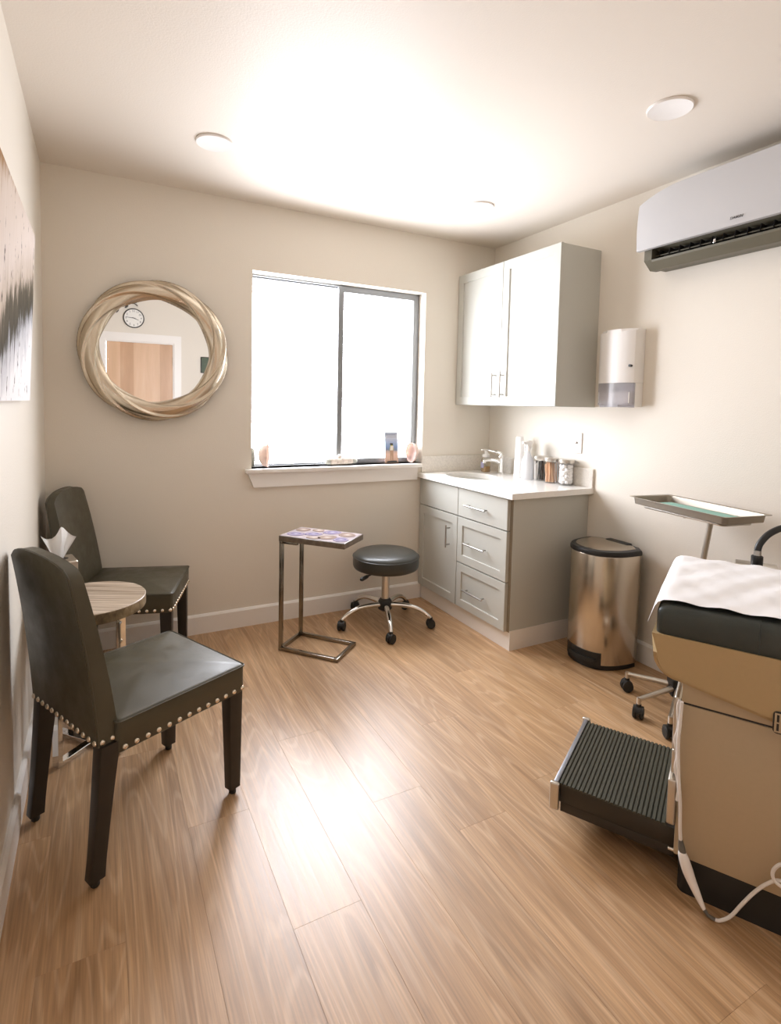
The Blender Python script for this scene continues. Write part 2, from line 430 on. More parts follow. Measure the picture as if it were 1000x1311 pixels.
def smooth_path(pts, n=8):
    """Catmull-Rom through the points."""
    P = [Vector(p) for p in pts]; out = []
    for i in range(len(P) - 1):
        p0, p1, p2, p3 = P[max(i - 1, 0)], P[i], P[i + 1], P[min(i + 2, len(P) - 1)]
        for k in range(n):
            t = k / n
            out.append(0.5 * ((2 * p1) + (p2 - p0) * t + (2 * p0 - 5 * p1 + 4 * p2 - p3) * t * t + (3 * p1 - p0 - 3 * p2 + p3) * t ** 3))
    out.append(P[-1]); return out

def lathe(bm, prof, seg=32, c=(0, 0, 0), mi=0):
    c = Vector(c); rings = []
    for r, z in prof:
        if r < 1e-6: rings.append([bm.verts.new(c + Vector((0, 0, z)))])
        else: rings.append([bm.verts.new(c + Vector((r * cos(2 * pi * k / seg), r * sin(2 * pi * k / seg), z))) for k in range(seg)])
    for A, B in zip(rings, rings[1:]):
        if len(A) == 1 and len(B) == 1: continue
        for k in range(seg):
            k2 = (k + 1) % seg
            if len(A) == 1: f = bm.faces.new((A[0], B[k2], B[k]))
            elif len(B) == 1: f = bm.faces.new((A[k], A[k2], B[0]))
            else: f = bm.faces.new((A[k], A[k2], B[k2], B[k]))
            f.material_index = mi
    if len(rings[0]) > 1: bm.faces.new(rings[0][::-1]).material_index = mi
    if len(rings[-1]) > 1: bm.faces.new(rings[-1]).material_index = mi
    return bm

def rrect(x0, x1, y0, y1, r, k=5):
    r = max(1e-4, min(r, (x1 - x0) / 2 - 1e-4, (y1 - y0) / 2 - 1e-4)); pts = []
    for cx, cy, a in ((x1 - r, y1 - r, 0), (x0 + r, y1 - r, pi / 2), (x0 + r, y0 + r, pi), (x1 - r, y0 + r, 1.5 * pi)):
        for i in range(k + 1):
            t = a + (pi / 2) * i / k; pts.append((cx + r * cos(t), cy + r * sin(t)))
    return pts

def stack(bm, rings, cap0=True, cap1=True):
    """rings: list of (list of xy, z); bridged in order."""
    R = [[bm.verts.new((x, y, z)) for x, y in pts] for pts, z in rings]; n = len(R[0])
    for A, B in zip(R, R[1:]):
        for k in range(n): bm.faces.new((A[k], A[(k + 1) % n], B[(k + 1) % n], B[k]))
    if cap0: bm.faces.new(R[0][::-1])
    if cap1: bm.faces.new(R[-1])
    return bm

def cushion(bm, x0, x1, y0, y1, z0, z1, rc=0.02, re=0.02, crown=0.0, rb=0.004):
    rings = [(rrect(x0 + rb, x1 - rb, y0 + rb, y1 - rb, rc), z0), (rrect(x0, x1, y0, y1, rc), z0 + rb)]
    zt = z1 - crown
    for i in range(6):
        a = (pi / 2) * i / 5; ins = re * (1 - cos(a))
        rings.append((rrect(x0 + ins, x1 - ins, y0 + ins, y1 - ins, rc), zt - re + re * sin(a)))
    m = min(x1 - x0, y1 - y0) / 2 - re
    for i in range(1, 9):
        ins = re + m * 0.96 * i / 8
        rings.append((rrect(x0 + ins, x1 - ins, y0 + ins, y1 - ins, max(rc, 0.002)), zt + crown * (1 - (1 - i / 8) ** 2)))
    return stack(bm, rings)

def prism(bm, pts, y0, y1, axis='y', mi=0):
    """extrude a closed outline. axis y: pts are (x,z); axis x: pts are (y,z); axis z: pts are (x,y)."""
    def V(a, b, t):
        return {'y': (a, t, b), 'x': (t, a, b), 'z': (a, b, t)}[axis]
    A = [bm.verts.new(V(a, b, y0)) for a, b in pts]; B = [bm.verts.new(V(a, b, y1)) for a, b in pts]; n = len(pts)
    for k in range(n): bm.faces.new((A[k], A[(k + 1) % n], B[(k + 1) % n], B[k])).material_index = mi
    bm.faces.new(A[::-1]).material_index = mi; bm.faces.new(B).material_index = mi
    return bm

def shaker(x_face, y0, y1, z0, z1, th=0.02, stile=0.06, rec=0.008, flat=False):
    """door or drawer front facing -x; front face at x_face, back at x_face+th."""
    bm = boxm(x_face, x_face + th, y0, y1, z0, z1)
    if not flat:
        bm.faces.ensure_lookup_table()
        f = min(bm.faces, key=lambda f: f.calc_center_median().x)
        bmesh.ops.inset_region(bm, faces=[f], thickness=stile, depth=0)
        bmesh.ops.inset_region(bm, faces=[f], thickness=0.003, depth=-rec)
    es = [e for e in bm.edges if all(abs(v.co.x - x_face) < 1e-5 for v in e.verts) and (all(abs(v.co.y - y0) < 1e-5 for v in e.verts) or all(abs(v.co.y - y1) < 1e-5 for v in e.verts) or all(abs(v.co.z - z0) < 1e-5 for v in e.verts) or all(abs(v.co.z - z1) < 1e-5 for v in e.verts))]
    bmesh.ops.bevel(bm, geom=es, offset=0.0015, segments=2, affect='EDGES')
    return bm

def bar_pull(p0, p1, out=-0.03, r=0.005, inset=0.018):
    """bar handle between p0 and p1 on an x face, standing off in x."""
    p0, p1 = Vector(p0), Vector(p1); d = (p1 - p0).normalized(); o = Vector((out, 0, 0)); bm = BM()
    tube(bm, [p0 + o, p1 + o], r, 10)
    for q in (p0 + d * inset, p1 - d * inset): tube(bm, [q, q + o], r * 0.85, 8)
    return bm

# ================================================================== THE SETTING
# floor with planks
floor = struct(obj('floor', boxm(-W, 0, -D, 0, -0.06, -0.008), M['step_side']))
PW, PL = 0.187, 1.22
edges = [-1.35 + PW * k for k in range(-8, 9)]
plank_cache = {}
k = 0
for c in range(len(edges) - 1):
    x0, x1 = max(edges[c], -W), min(edges[c + 1], 0)
    if x1 - x0 < 0.01: continue
    off = {-1.537: -1.846}.get(round(edges[c], 3), -((c * 0.457) % PL) - 0.1)
    ys = sorted(set([0.0, -D] + [y for y in [off + PL * j for j in range(-6, 6)] if -D + 0.03 < y < -0.03]), reverse=True)
    for ya, yb in zip(ys, ys[1:]):
        g = 0.0001
        key = (round(x1 - x0, 4), round(ya - yb, 4))
        if key not in plank_cache:
            w2, l2 = (x1 - x0) / 2 - g, (ya - yb) / 2 - g
            bm = boxm(-w2, w2, -l2, l2, -0.008, 0.0)
            es = [e for e in bm.edges if all(v.co.z > -0.001 for v in e.verts)]
            bmesh.ops.bevel(bm, geom=es, offset=0.00035, segments=1, affect='EDGES')
            o = obj('plank', bm, M['plank'], floor, angle=2)
            plank_cache[key] = o.data
        else:
            o = bpy.data.objects.new('plank', plank_cache[key]); COL.objects.link(o); o.parent = floor
        o.location = ((x0 + x1) / 2, (ya + yb) / 2, 0)

struct(obj('ceiling', boxm(-W - 0.1, 0.1, -D - 0.1, WALL_T, H, H + 0.1), M['ceiling']))
bm = BM()
for b in ((-W - 0.1, WL, -0.06, H), (WR, 0.1, -0.06, H), (WL, WR, -0.06, WB), (WL, WR, WT, H)):
    box(bm, b[0], b[1], 0, WALL_T, b[2], b[3])
bmesh.ops.remove_doubles(bm, verts=bm.verts, dist=1e-5)
struct(obj('wall_back', bm, M['wall']))
struct(obj('wall_left', boxm(-W - 0.1, -W, -D, 0, -0.06, H), M['wall']))
struct(obj('wall_right', boxm(0, 0.1, -D, 0, -0.06, H), M['wall']))
# front wall (behind the camera) with a door opening
DX0, DX1, DZ = -2.454, -1.757, 1.958
bm = BM()
for b in ((-W - 0.1, DX0, -0.06, H), (DX1, 0.1, -0.06, H), (DX0, DX1, DZ, H)):
    box(bm, b[0], b[1], -D - 0.1, -D, b[2], b[3])
struct(obj('wall_front', bm, M['wall']))

def baseboard(name, p0, p1, nrm, h=0.11, t=0.015):
    """moulding along p0->p1; nrm points into the room."""
    p0, p1, nrm = Vector((*p0, 0)), Vector((*p1, 0)), Vector((*nrm, 0))
    prof = [(0, 0), (t, 0), (t, h - 0.012), (t * 0.55, h - 0.002), (t * 0.4, h), (0, h)]
    bm = BM(); A = [bm.verts.new(p0 + nrm * a + Vector((0, 0, z))) for a, z in prof]; B = [bm.verts.new(p1 + nrm * a + Vector((0, 0, z))) for a, z in prof]
    n = len(prof)
    for k in range(n): bm.faces.new((A[k], A[(k + 1) % n], B[(k + 1) % n], B[k]))
    bm.faces.new(A[::-1]); bm.faces.new(B)
    return struct(obj(name, bm, M['trim'], angle=25))
baseboard('baseboard_back', (-W, 0), (-0.562, 0), (0, -1))
baseboard('baseboard_left', (-W, -D), (-W, 0), (1, 0))
baseboard('baseboard_right', (0, -D), (0, -0.945), (-1, 0))
baseboard('baseboard_front', (DX1 + 0.075, -D), (0, -D), (0, 1))

# window: aluminium slider set back in the wall
win = struct(bpy.data.objects.new('window_1', None)); COL.objects.link(win)
win.location = (0, 0, 0)
YF0, YF1 = 0.085, 0.125
bm = BM()
box(bm, WL, WL + 0.006, YF0, YF1, WB, WT); box(bm, WR - 0.012, WR, YF0, YF1, WB, WT)
box(bm, WL, WR, YF0, YF1, WB, WB + 0.006); box(bm, WL, WR, YF0, YF1, WT - 0.010, WT)
obj('window_frame', bm, M['alu'], win)
MX = -1.150
bm = BM()   # sliding right sash, thicker, in front
box(bm, MX - 0.018, MX + 0.018, YF0 - 0.012, YF1 - 0.02, WB + 0.006, WT - 0.010)
box(bm, WR - 0.045, WR - 0.012, YF0 - 0.004, YF1 - 0.02, WB + 0.006, WT - 0.010)
box(bm, MX + 0.018, WR - 0.045, YF0 - 0.004, YF1 - 0.02, WB + 0.006, WB + 0.034)
box(bm, MX + 0.018, WR - 0.045, YF0 - 0.004, YF1 - 0.02, WT - 0.042, WT - 0.010)
sash = obj('sliding_sash', bm, M['alu'], win)
obj('pane', boxm(MX + 0.015, WR - 0.042, 0.096, 0.099, WB + 0.030, WT - 0.038), M['pane'], sash)
bm = BM()
box(bm, WL + 0.006, WL + 0.016, YF1 - 0.018, YF1, WB + 0.006, WT - 0.010)
box(bm, WL + 0.016, MX + 0.01, YF1 - 0.018, YF1, WB + 0.006, WB + 0.014)
box(bm, WL + 0.016, MX + 0.01, YF1 - 0.018, YF1, WT - 0.018, WT - 0.010)
box(bm, MX - 0.01, MX + 0.01, YF1 - 0.018, YF1, WB + 0.014, WT - 0.018)
fs_ = obj('fixed_sash', bm, M['alu'], win)
obj('pane', boxm(WL + 0.014, MX - 0.008, 0.114, 0.117, WB + 0.010, WT - 0.016), M['pane'], fs_)
# stool (sill board) with ears, and apron with cut-back ends
bm = BM(); box(bm, -1.772, -0.588, -0.040, -0.0005, 0.905, 0.9296, bev=0.004); box(bm, WL, WR, -0.0008, YF0, 0.905, 0.9296)
obj('window_sill', bm, M['trim'], win)
bm = BM(); prism(bm, [(-1.755, 0.9045), (-1.722, 0.821), (-0.612, 0.821), (-0.612, 0.9045)], -0.020, -0.0005, 'y')
obj('apron', bm, M['trim'], win)

# door in the front wall, seen in the mirror
door = struct(bpy.data.objects.new('door_1', None)); COL.objects.link(door); door.location = (0, 0, 0)
bm = BM(); box(bm, DX0 - 0.07, DX0, -D, -D + 0.018, 0, DZ + 0.085); box(bm, DX1, DX1 + 0.075, -D, -D + 0.018, 0, DZ + 0.085); box(bm, DX0, DX1, -D, -D + 0.018, DZ, DZ + 0.085)
box(bm, DX0, DX0 + 0.012, -D - 0.1, -D, 0, DZ); box(bm, DX1 - 0.012, DX1, -D - 0.1, -D, 0, DZ); box(bm, DX0 + 0.012, DX1 - 0.012, -D - 0.1, -D, DZ - 0.012, DZ)
obj('door_frame', bm, M['trim'], door)
slab = obj('door_slab', boxm(DX0 + 0.014, DX1 - 0.014, -D - 0.052, -D - 0.014, 0.008, DZ - 0.014), M['maple'], door)
vx = DX0 + 0.014; vw = (DX1 - DX0 - 0.028) / 5
for i in range(5):
    obj('veneer_strip', boxm(vx + vw * i + 0.0003, vx + vw * (i + 1) - 0.0003, -D - 0.0142, -D - 0.0125, 0.009, DZ - 0.015), M['maple2'] if i in (1, 4) else M['maple'], slab)
for z in (0.25, 1.0, 1.72):
    obj('hinge', boxm(DX1 - 0.016, DX1 - 0.006, -D - 0.014, -D - 0.004, z, z + 0.09, bev=0.002), M['nickel'], door)
bm = BM(); tube(bm, [(DX0 + 0.08, -D - 0.013, 0.95), (DX0 + 0.08, -D + 0.03, 0.95)], 0.009, 10); tube(bm, [(DX0 + 0.08, -D + 0.03, 0.95), (DX0 + 0.19, -D + 0.03, 0.95)], 0.008, 10)
lathe(bm, [(0.0, 0), (0.028, 0), (0.028, 0.008), (0, 0.008)], 20)
for v in bm.verts[-42:] if False else []: pass
obj('door_handle', bm, M['nickel'], door) if False else None
bm.free()
bm = BM(); tube(bm, [(DX0 + 0.08, -D - 0.013, 0.95), (DX0 + 0.08, -D - 0.005, 0.95)], 0.028, 20); tube(bm, [(DX0 + 0.08, -D - 0.008, 0.95), (DX0 + 0.08, -D + 0.03, 0.95)], 0.009, 10); tube(bm, [(DX0 + 0.075, -D + 0.03, 0.95), (DX0 + 0.19, -D + 0.03, 0.95)], 0.008, 10)
obj('door_handle', bm, M['nickel'], door)

# ================================================================== CABINETS
base = thing('base_cabinet', 'grey painted base cabinet with one door and three drawers under the quartz counter', 'cabinet', (0, 0, 0))
XF = -0.580
obj('body', boxm(XF + 0.0215, -0.002, -0.930, -0.002, 0.11, 0.834), M['cabinet'], base)
obj('face_edge', boxm(XF + 0.0200, XF + 0.0214, -0.928, -0.004, 0.1005, 0.833), M['cabinet_gap'], base)
obj('plinth', boxm(XF + 0.022, -0.004, -0.932, -0.003, 0.0, 0.1098), M['trim'], base)
obj('sink_front', shaker(XF, -0.449, -0.006, 0.656, 0.826, flat=True), M['cabinet'], base)
dr = obj('door', shaker(XF, -0.449, -0.006, 0.100, 0.650, stile=0.075), M['cabinet'], base)
obj('handle', bar_pull((XF, -0.372, 0.580), (XF, -0.372, 0.440)), M['nickel'], dr)
for z0, z1, hz, fl in ((0.656, 0.826, 0.735, True), (0.374, 0.650, 0.506, False), (0.100, 0.368, 0.225, False)):
    d = obj('drawer', shaker(XF, -0.906, -0.453, z0, z1, stile=0.068, flat=fl), M['cabinet'], base)
    obj('handle', bar_pull((XF, -0.552, hz), (XF, -0.745, hz)), M['nickel'], d)

# counter with an oval hole for the sink
ctr = thing('countertop', 'white quartz countertop with oval sink and low backsplash on the grey base cabinet', 'countertop', (0, 0, 0))
SX, SY, SA, SB = -0.345, -0.265, 0.150, 0.195
def slab_with_hole(x0, x1, y0, y1, z0, z1):
    bm = BM(); N = 64; ins, outs = [], []
    for k in range(N):
        a = 2 * pi * k / N; c, s = cos(a), sin(a)
        ins.append((SX + SA * c, SY + SB * s))
        t = min([(x1 - SX) / c if c > 1e-9 else 9, (x0 - SX) / c if c < -1e-9 else 9, (y1 - SY) / s if s > 1e-9 else 9, (y0 - SY) / s if s < -1e-9 else 9])
        outs.append([SX + c * t, SY + s * t])
    for cx, cy in ((x0, y0), (x0, y1), (x1, y0), (x1, y1)):
        j = min(range(N), key=lambda k: (outs[k][0] - cx) ** 2 + (outs[k][1] - cy) ** 2); outs[j] = [cx, cy]
    R = [[bm.verts.new((*p, z)) for p in pts] for pts, z in ((ins, z0), (ins, z1 - 0.004), ([(SX + (p[0] - SX) * 1.02, SY + (p[1] - SY) * 1.02) for p in ins], z1), (outs, z1), (outs, z0))]
    R.append(R[0])
    for A, B in zip(R, R[1:]):
        for k in range(N): bm.faces.new((A[k], A[(k + 1) % N], B[(k + 1) % N], B[k]))
    return bm
obj('slab', slab_with_hole(-0.600, -0.0005, -0.963, -0.0005, CTOP - 0.032, CTOP), M['quartz'], ctr, angle=30)
obj('backsplash', boxm(-0.575, -0.0145, -0.0138, -0.0006, CTOP + 0.0002, 0.977, bev=0.0015), M['quartz_splash'], ctr)
obj('side_splash', boxm(-0.0140, -0.0006, -0.963, -0.0008, CTOP + 0.0002, 0.977, bev=0.0015), M['quartz_splash'], ctr)
bm = BM(); N = 48; rings = []
for f, z in ((1.03, CTOP - 0.033), (0.99, CTOP - 0.036), (0.96, CTOP - 0.06), (0.86, CTOP - 0.12), (0.6, CTOP - 0.155), (0.12, CTOP - 0.165)):
    rings.append(([(SX + SA * f * cos(2 * pi * k / N), SY + SB * f * sin(2 * pi * k / N)) for k in range(N)], z))
stack(bm, rings, cap0=False)
sk = obj('sink_basin', bm, M['porcelain'], ctr, angle=60)
bm = BM(); lathe(bm, [(0, 0), (0.022, 0), (0.022, 0.003), (0.016, 0.004), (0, 0.002)], 24, (SX, SY, CTOP - 0.1648)); obj('drain', bm, M['chrome'], sk)

# faucet
fa = thing('faucet', 'chrome single lever faucet behind the oval sink', 'faucet', (-0.095, -0.255, CTOP + 0.0003))
bm = BM(); lathe(bm, [(0, 0), (0.026, 0), (0.026, 0.006), (0.021, 0.010), (0.020, 0.105), (0.022, 0.112), (0.019, 0.122), (0, 0.124)], 28); obj('column', bm, M['chrome'], fa)
bm = BM(); tube(bm, smooth_path([(0, 0, 0.075), (-0.04, 0.01, 0.092), (-0.09, 0.02, 0.098), (-0.125, 0.03, 0.094)], 6), [0.015] * 6 + [0.014] * 6 + [0.013] * 7, 14); tube(bm, [(-0.118, 0.028, 0.094), (-0.120, 0.029, 0.075)], 0.011, 14)
obj('spout', bm, M['chrome'], fa)
bm = BM(); tube(bm, smooth_path([(0.0, 0, 0.120), (-0.01, 0.003, 0.145), (-0.045, 0.012, 0.152), (-0.095, 0.024, 0.163)], 6), [0.016] * 6 + [0.012] * 6 + [0.007] * 7, 12)
obj('lever', bm, M['chrome'], fa)

# soap pump bottle
so = thing('soap_bottle', 'clear soap pump bottle with amber liquid behind the chrome faucet', 'bottle', (-0.125, -0.130, CTOP + 0.0003))
def rrs(a, b, r): return rrect(-a, a, -b, b, r)
bm = BM(); stack(bm, [(rrs(0.026, 0.020, 0.012), 0), (rrs(0.030, 0.023, 0.014), 0.004), (rrs(0.030, 0.023, 0.014), 0.085), (rrs(0.022, 0.018, 0.012), 0.100), (rrs(0.012, 0.012, 0.0115), 0.108)]); obj('bottle_body', bm, M['soap_clear'], so)
bm = BM(); stack(bm, [(rrs(0.024, 0.018, 0.012), 0.003), (rrs(0.0275, 0.0205, 0.013), 0.006), (rrs(0.0275, 0.0205, 0.013), 0.040)]); obj('liquid_soap', bm, M['amber'], so)
bm = BM(); box(bm, -0.0306, -0.0302, -0.016, 0.016, 0.030, 0.072); obj('front_sticker', bm, M['lav_label'], so)
bm = BM(); lathe(bm, [(0, 0.104), (0.024, 0.104), (0.027, 0.112), (0.024, 0.124), (0.012, 0.130), (0.0105, 0.150), (0, 0.150)], 24)
box(bm, -0.040, 0.012, -0.010, 0.010, 0.150, 0.160, bev=0.003); obj('pump_head', bm, M['white_plastic'], so)

# tall white paper roll
rl = thing('paper_roll', 'tall white tapered paper roll standing on the counter beside the spray bottle', 'paper roll', (-0.085, -0.425, CTOP + 0.0003))
bm = BM(); lathe(bm, [(0.030, 0), (0.0335, 0.001), (0.029, 0.150), (0.024, 0.262), (0.022, 0.264), (0.014, 0.262), (0.014, 0.20), (0, 0.20)], 32); obj('paper_wrap', bm, M['tissue'], rl)
bm = BM(); lathe(bm, [(0.0132, 0.205), (0.0135, 0.262), (0.0115, 0.262), (0.0112, 0.205)], 20); obj('core', bm, M['shell_white'], rl)

# spray bottle
sp = thing('spray_bottle', 'misty white plastic spray bottle on the counter between paper roll and jars', 'bottle', (-0.105, -0.525, CTOP + 0.0003), radians(15))
bm = BM(); lathe(bm, [(0, 0), (0.036, 0), (0.038, 0.004), (0.0375, 0.105), (0.033, 0.125), (0.018, 0.160), (0.014, 0.180), (0.0125, 0.195), (0, 0.195)], 32); obj('bottle_body', bm, M['mist_plastic'], sp)
bm = BM(); lathe(bm, [(0, 0.180), (0.0175, 0.180), (0.0175, 0.202), (0, 0.202)], 24)
prism(bm, [(0.022, 0.200), (-0.016, 0.200), (-0.018, 0.222), (-0.048, 0.226), (-0.050, 0.240), (0.010, 0.248), (0.030, 0.236)], -0.011, 0.011, 'y')
obj('trigger_head', bm, M['white_plastic'], sp)
bm = BM(); tube(bm, smooth_path([(-0.026, 0, 0.224), (-0.036, 0, 0.205), (-0.034, 0, 0.188), (-0.040, 0, 0.176)], 5), 0.0045, 8); obj('trigger', bm, M['white_plastic'], sp)
bm = BM(); tube(bm, [(-0.048, 0, 0.233), (-0.062, 0, 0.233)], 0.008, 10); obj('nozzle', bm, M['white_plastic'], sp)

# three glass jars
def jar(x, y, label, fill):
    j = thing('glass_jar', label, 'jar', (x, y, CTOP + 0.0003), group='lidded glass jars on the counter')
    bm = BM(); r = 0.044
    lathe(bm, [(0, 0), (r - 0.004, 0), (r, 0.005), (r, 0.128), (r - 0.003, 0.132), (r - 0.003, 0.128), (r - 0.003, 0.007), (0, 0.006)], 36); obj('jar_glass', bm, M['jar_glass'], j)
    bm = BM(); lathe(bm, [(0, 0.1325), (r + 0.002, 0.1325), (r + 0.003, 0.136), (r + 0.003, 0.150), (r, 0.154), (0.018, 0.156), (0, 0.156)], 36); obj('lid', bm, M['satin_steel'], j)
    rnd = random.Random(int(abs(y) * 1000))
    if fill == 'mixed':
        for i in range(46):
            a = rnd.uniform(0, 2 * pi); rr = 0.035 * rnd.random() ** 0.5
            bm = BM(); x0, y0 = rr * cos(a), rr * sin(a); dx, dy = rnd.uniform(-0.012, 0.012), rnd.uniform(-0.012, 0.012)
            x1, y1 = (x0 + dx), (y0 + dy); q = math.hypot(x1, y1)
            if q > 0.037: x1, y1 = x1 * 0.037 / q, y1 * 0.037 / q
            tube(bm, [(x0, y0, 0.0075), (x1, y1, rnd.uniform(0.105, 0.126))], 0.0028, 6)
            obj('stick', bm, M['black_stick'] if (y0 < -0.004 and i % 3 < 2) or i % 4 == 0 else M['swab_white'], j)
    elif fill == 'sticks':
        for i in range(60):
            a = rnd.uniform(0, 2 * pi); rr = 0.036 * rnd.random() ** 0.5
            bm = BM(); x0, y0 = rr * cos(a), rr * sin(a)
            x1, y1 = x0 * 0.8 + rnd.uniform(-0.01, 0.01), y0 * 0.8 + 0.008 + rnd.uniform(-0.008, 0.008)
            tube(bm, [(x0, y0, 0.0075), (x1, y1, rnd.uniform(0.110, 0.127))], 0.0022, 6)
            obj('stick', bm, M['peach_wood'], j)
    else:
        bm0 = BM(); bmesh.ops.create_icosphere(bm0, subdivisions=2, radius=0.0135)
        for v in bm0.verts: v.co *= 1 + 0.12 * sin(v.co.x * 700) * cos(v.co.y * 600)
        first = None
        for lay in range(6):
            for i in range(7):
                a = 2 * pi * i / 6 + lay * 0.5; rr = 0.0265 if i < 6 else 0
                loc = (rr * cos(a), rr * sin(a), 0.020 + lay * 0.0185 + rnd.uniform(-0.002, 0.002))
                if first is None:
                    first = obj('cotton_ball', bm0, M['cotton'], j, loc); 
                else:
                    o = bpy.data.objects.new('cotton_ball', first.data); COL.objects.link(o); o.parent = j; o.location = loc; o.rotation_euler = (rnd.random() * 6, rnd.random() * 6, 0)
    return j
jar(-0.066, -0.598, 'glass jar of black and white sticks, nearest the spray bottle', 'mixed')
jar(-0.075, -0.700, 'glass jar of peach wooden sticks, middle one of the three', 'sticks')
jar(-0.062, -0.808, 'glass jar full of white cotton balls at the counter end', 'cotton')

# wall cabinet
up = thing('wall_cabinet', 'pale grey two-door wall cabinet hung above the sink', 'cabinet', (0, 0, 1.330))
UX = -0.307
obj('body', boxm(UX + 0.0215, -0.001, -0.943, -0.002, 0.0, 0.880), M['cabinet'], up)
obj('face_edge', boxm(UX + 0.020, UX + 0.0214, -0.941, -0.004, 0.001, 0.879), M['cabinet_gap'], up)
for y0, y1, hy in ((-0.471, -0.004, -0.428), (-0.944, -0.474, -0.506)):
    d = obj('door', shaker(UX, y0, y1, 0.001, 0.882, stile=0.078), M['cabinet'], up)
    obj('handle', bar_pull((UX, hy, 0.050), (UX, hy, 0.205)), M['nickel'], d)

# paper towel dispenser
dp = thing('towel_dispenser', 'white glossy paper towel dispenser with clear lower window on the right wall', 'dispenser', (0, -1.14, 1.332))
def bowed(y0, y1, d_edge, d_mid, z0, z1, n=10):
    pts = [(-0.0008, y1), (-0.0008, y0)]
    for i in range(n + 1):
        t = i / n; pts.append((-(d_edge + (d_mid - d_edge) * (1 - (2 * t - 1) ** 4)), y0 + (y1 - y0) * t))
    bm = BM(); prism(bm, pts, z0, z1, 'z'); return bm
bm = bowed(-0.112, 0.112, 0.075, 0.105, 0.128, 0.408)
es = [e for e in bm.edges if all(v.co.z > 0.407 and v.co.x < -0.01 for v in e.verts)]
bmesh.ops.bevel(bm, geom=es, offset=0.012, segments=3, affect='EDGES'); obj('cover', bm, M['white_plastic'], dp)
bm = BM(); box(bm, -0.06, -0.0008, -0.110, 0.110, 0.004, 0.1275); obj('back_shell', bm, M['white_plastic'], dp)
bm = BM(); stack(bm, [([(-0.055, -0.10), (-0.055, 0.10), (-0.090, 0.10), (-0.090, -0.10)], 0.058), ([(-0.0605, -0.10), (-0.0605, 0.10), (-0.090, 0.10), (-0.090, -0.10)], 0.062)])
obj('towel_stack', boxm(-0.088, -0.0602, -0.098, 0.098, 0.020, 0.082, bev=0.004), M['tissue'], dp); bm.free()
bm = bowed(-0.1115, 0.1115, 0.0745, 0.1035, 0.0, 0.1277)
for v in bm.verts:
    if v.co.x > -0.01: v.co.x = -0.0602
es = [e for e in bm.edges if all(v.co.z < 0.001 and v.co.x < -0.065 for v in e.verts)]
bmesh.ops.bevel(bm, geom=es, offset=0.012, segments=3, affect='EDGES'); obj('clear_window', bm, M['smoke'], dp)
bm = BM(); tube(bm, [(-0.074, -0.099, 0.215), (-0.099, -0.100, 0.215)], 0.0065, 12); obj('lock', bm, M['screen_black'], dp)

# light switch
sw = thing('light_switch', 'white switch plate on the right wall above the glass jars', 'switch', (0, -0.828, 1.058))
bm = boxm(-0.006, -0.0006, -0.037, 0.037, 0.0, 0.120, bev=0.002); obj('plate', bm, M['white_plastic'], sw)
obj('slot', boxm(-0.0066, -0.0061, -0.006, 0.006, 0.046, 0.074), M['shell_white'], sw)
obj('toggle', boxm(-0.016, -0.0067, -0.0035, 0.0035, 0.056, 0.068, bev=0.001), M['dark_metal'], sw)

# ================================================================== AIR CONDITIONER
ac = thing('air_conditioner', 'white wall-mounted split air conditioner with open louver, high on the right wall', 'air conditioner', (0, -1.812, 2.0))
AY0, AY1 = -0.48, 0.485      # local y extents
def ac_panel():
    bm = BM(); n = 40; rows = []
    for i in range(n + 1):
        t = i / n; y = AY0 + (AY1 - AY0) * t; e = min(t, 1 - t) * (AY1 - AY0); q = 1 - max(0.0, 1 - e / 0.24) ** 2.2
        dep = 0.196 + 0.006 * q; zt = 0.302 + 0.046 * q; zb = 0.084
        prof = []
        for s in range(9):
            u = s / 8; z = zb + (zt - zb) * u; prof.append((-(dep + 0.006 * sin(pi * u) - 0.006 * u * u), z))
        back = [(x + 0.022, z) for x, z in prof[::-1]]
        rows.append([bm.verts.new((x, y, z)) for x, z in prof + back])
    m = len(rows[0])
    for A, B in zip(rows, rows[1:]):
        for k in range(m): bm.faces.new((A[k], A[(k + 1) % m], B[(k + 1) % m], B[k]))
    bm.faces.new(rows[0][::-1]); bm.faces.new(rows[-1]); return bm
fp = obj('front_panel', ac_panel(), M['ac_white'], ac, angle=50)
bm = BM(); prism(bm, [(-0.001, 0.010), (-0.001, 0.300), (-0.140, 0.300), (-0.158, 0.20), (-0.158, 0.100), (-0.090, 0.100), (-0.070, 0.010)], AY0 + 0.02, AY1 - 0.02, 'x')
# prism axis x takes (y,z) at x; rebuild in correct axes
bm.free(); bm = BM()
prism(bm, [(-0.001, 0.010), (-0.001, 0.300), (-0.138, 0.300), (-0.138, 0.095), (-0.100, 0.085), (-0.070, 0.010)], AY0 + 0.02, AY1 - 0.02, 'y')
obj('casing', bm, M['ac_grey'], ac)
for yy in (AY0 + 0.015, AY1 - 0.055):
    bm = BM(); prism(bm, [(-0.066, 0.002), (-0.066, 0.094), (-0.158, 0.094), (-0.158, 0.040), (-0.112, 0.000)], yy, yy + 0.04, 'y'); obj('end_cheek', bm, M['ac_grey'], ac)
bm = BM(); prism(bm, [(-0.078, 0.0), (-0.080, 0.008), (-0.118, 0.010), (-0.160, 0.040), (-0.158, 0.030), (-0.116, -0.002)], AY0 + 0.056, AY1 - 0.056, 'y'); obj('louver', bm, M['ac_grey'], ac)
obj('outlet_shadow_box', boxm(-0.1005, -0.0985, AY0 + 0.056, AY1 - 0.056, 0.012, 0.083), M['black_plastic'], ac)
for i in range(17):
    y = AY0 + 0.085 + i * 0.05
    bm = BM(); prism(bm, [(-0.102, 0.045), (-0.102, 0.082), (-0.128, 0.086), (-0.136, 0.058)], y, y + 0.003, 'y'); obj('vane', bm, M['black_plastic'], ac)
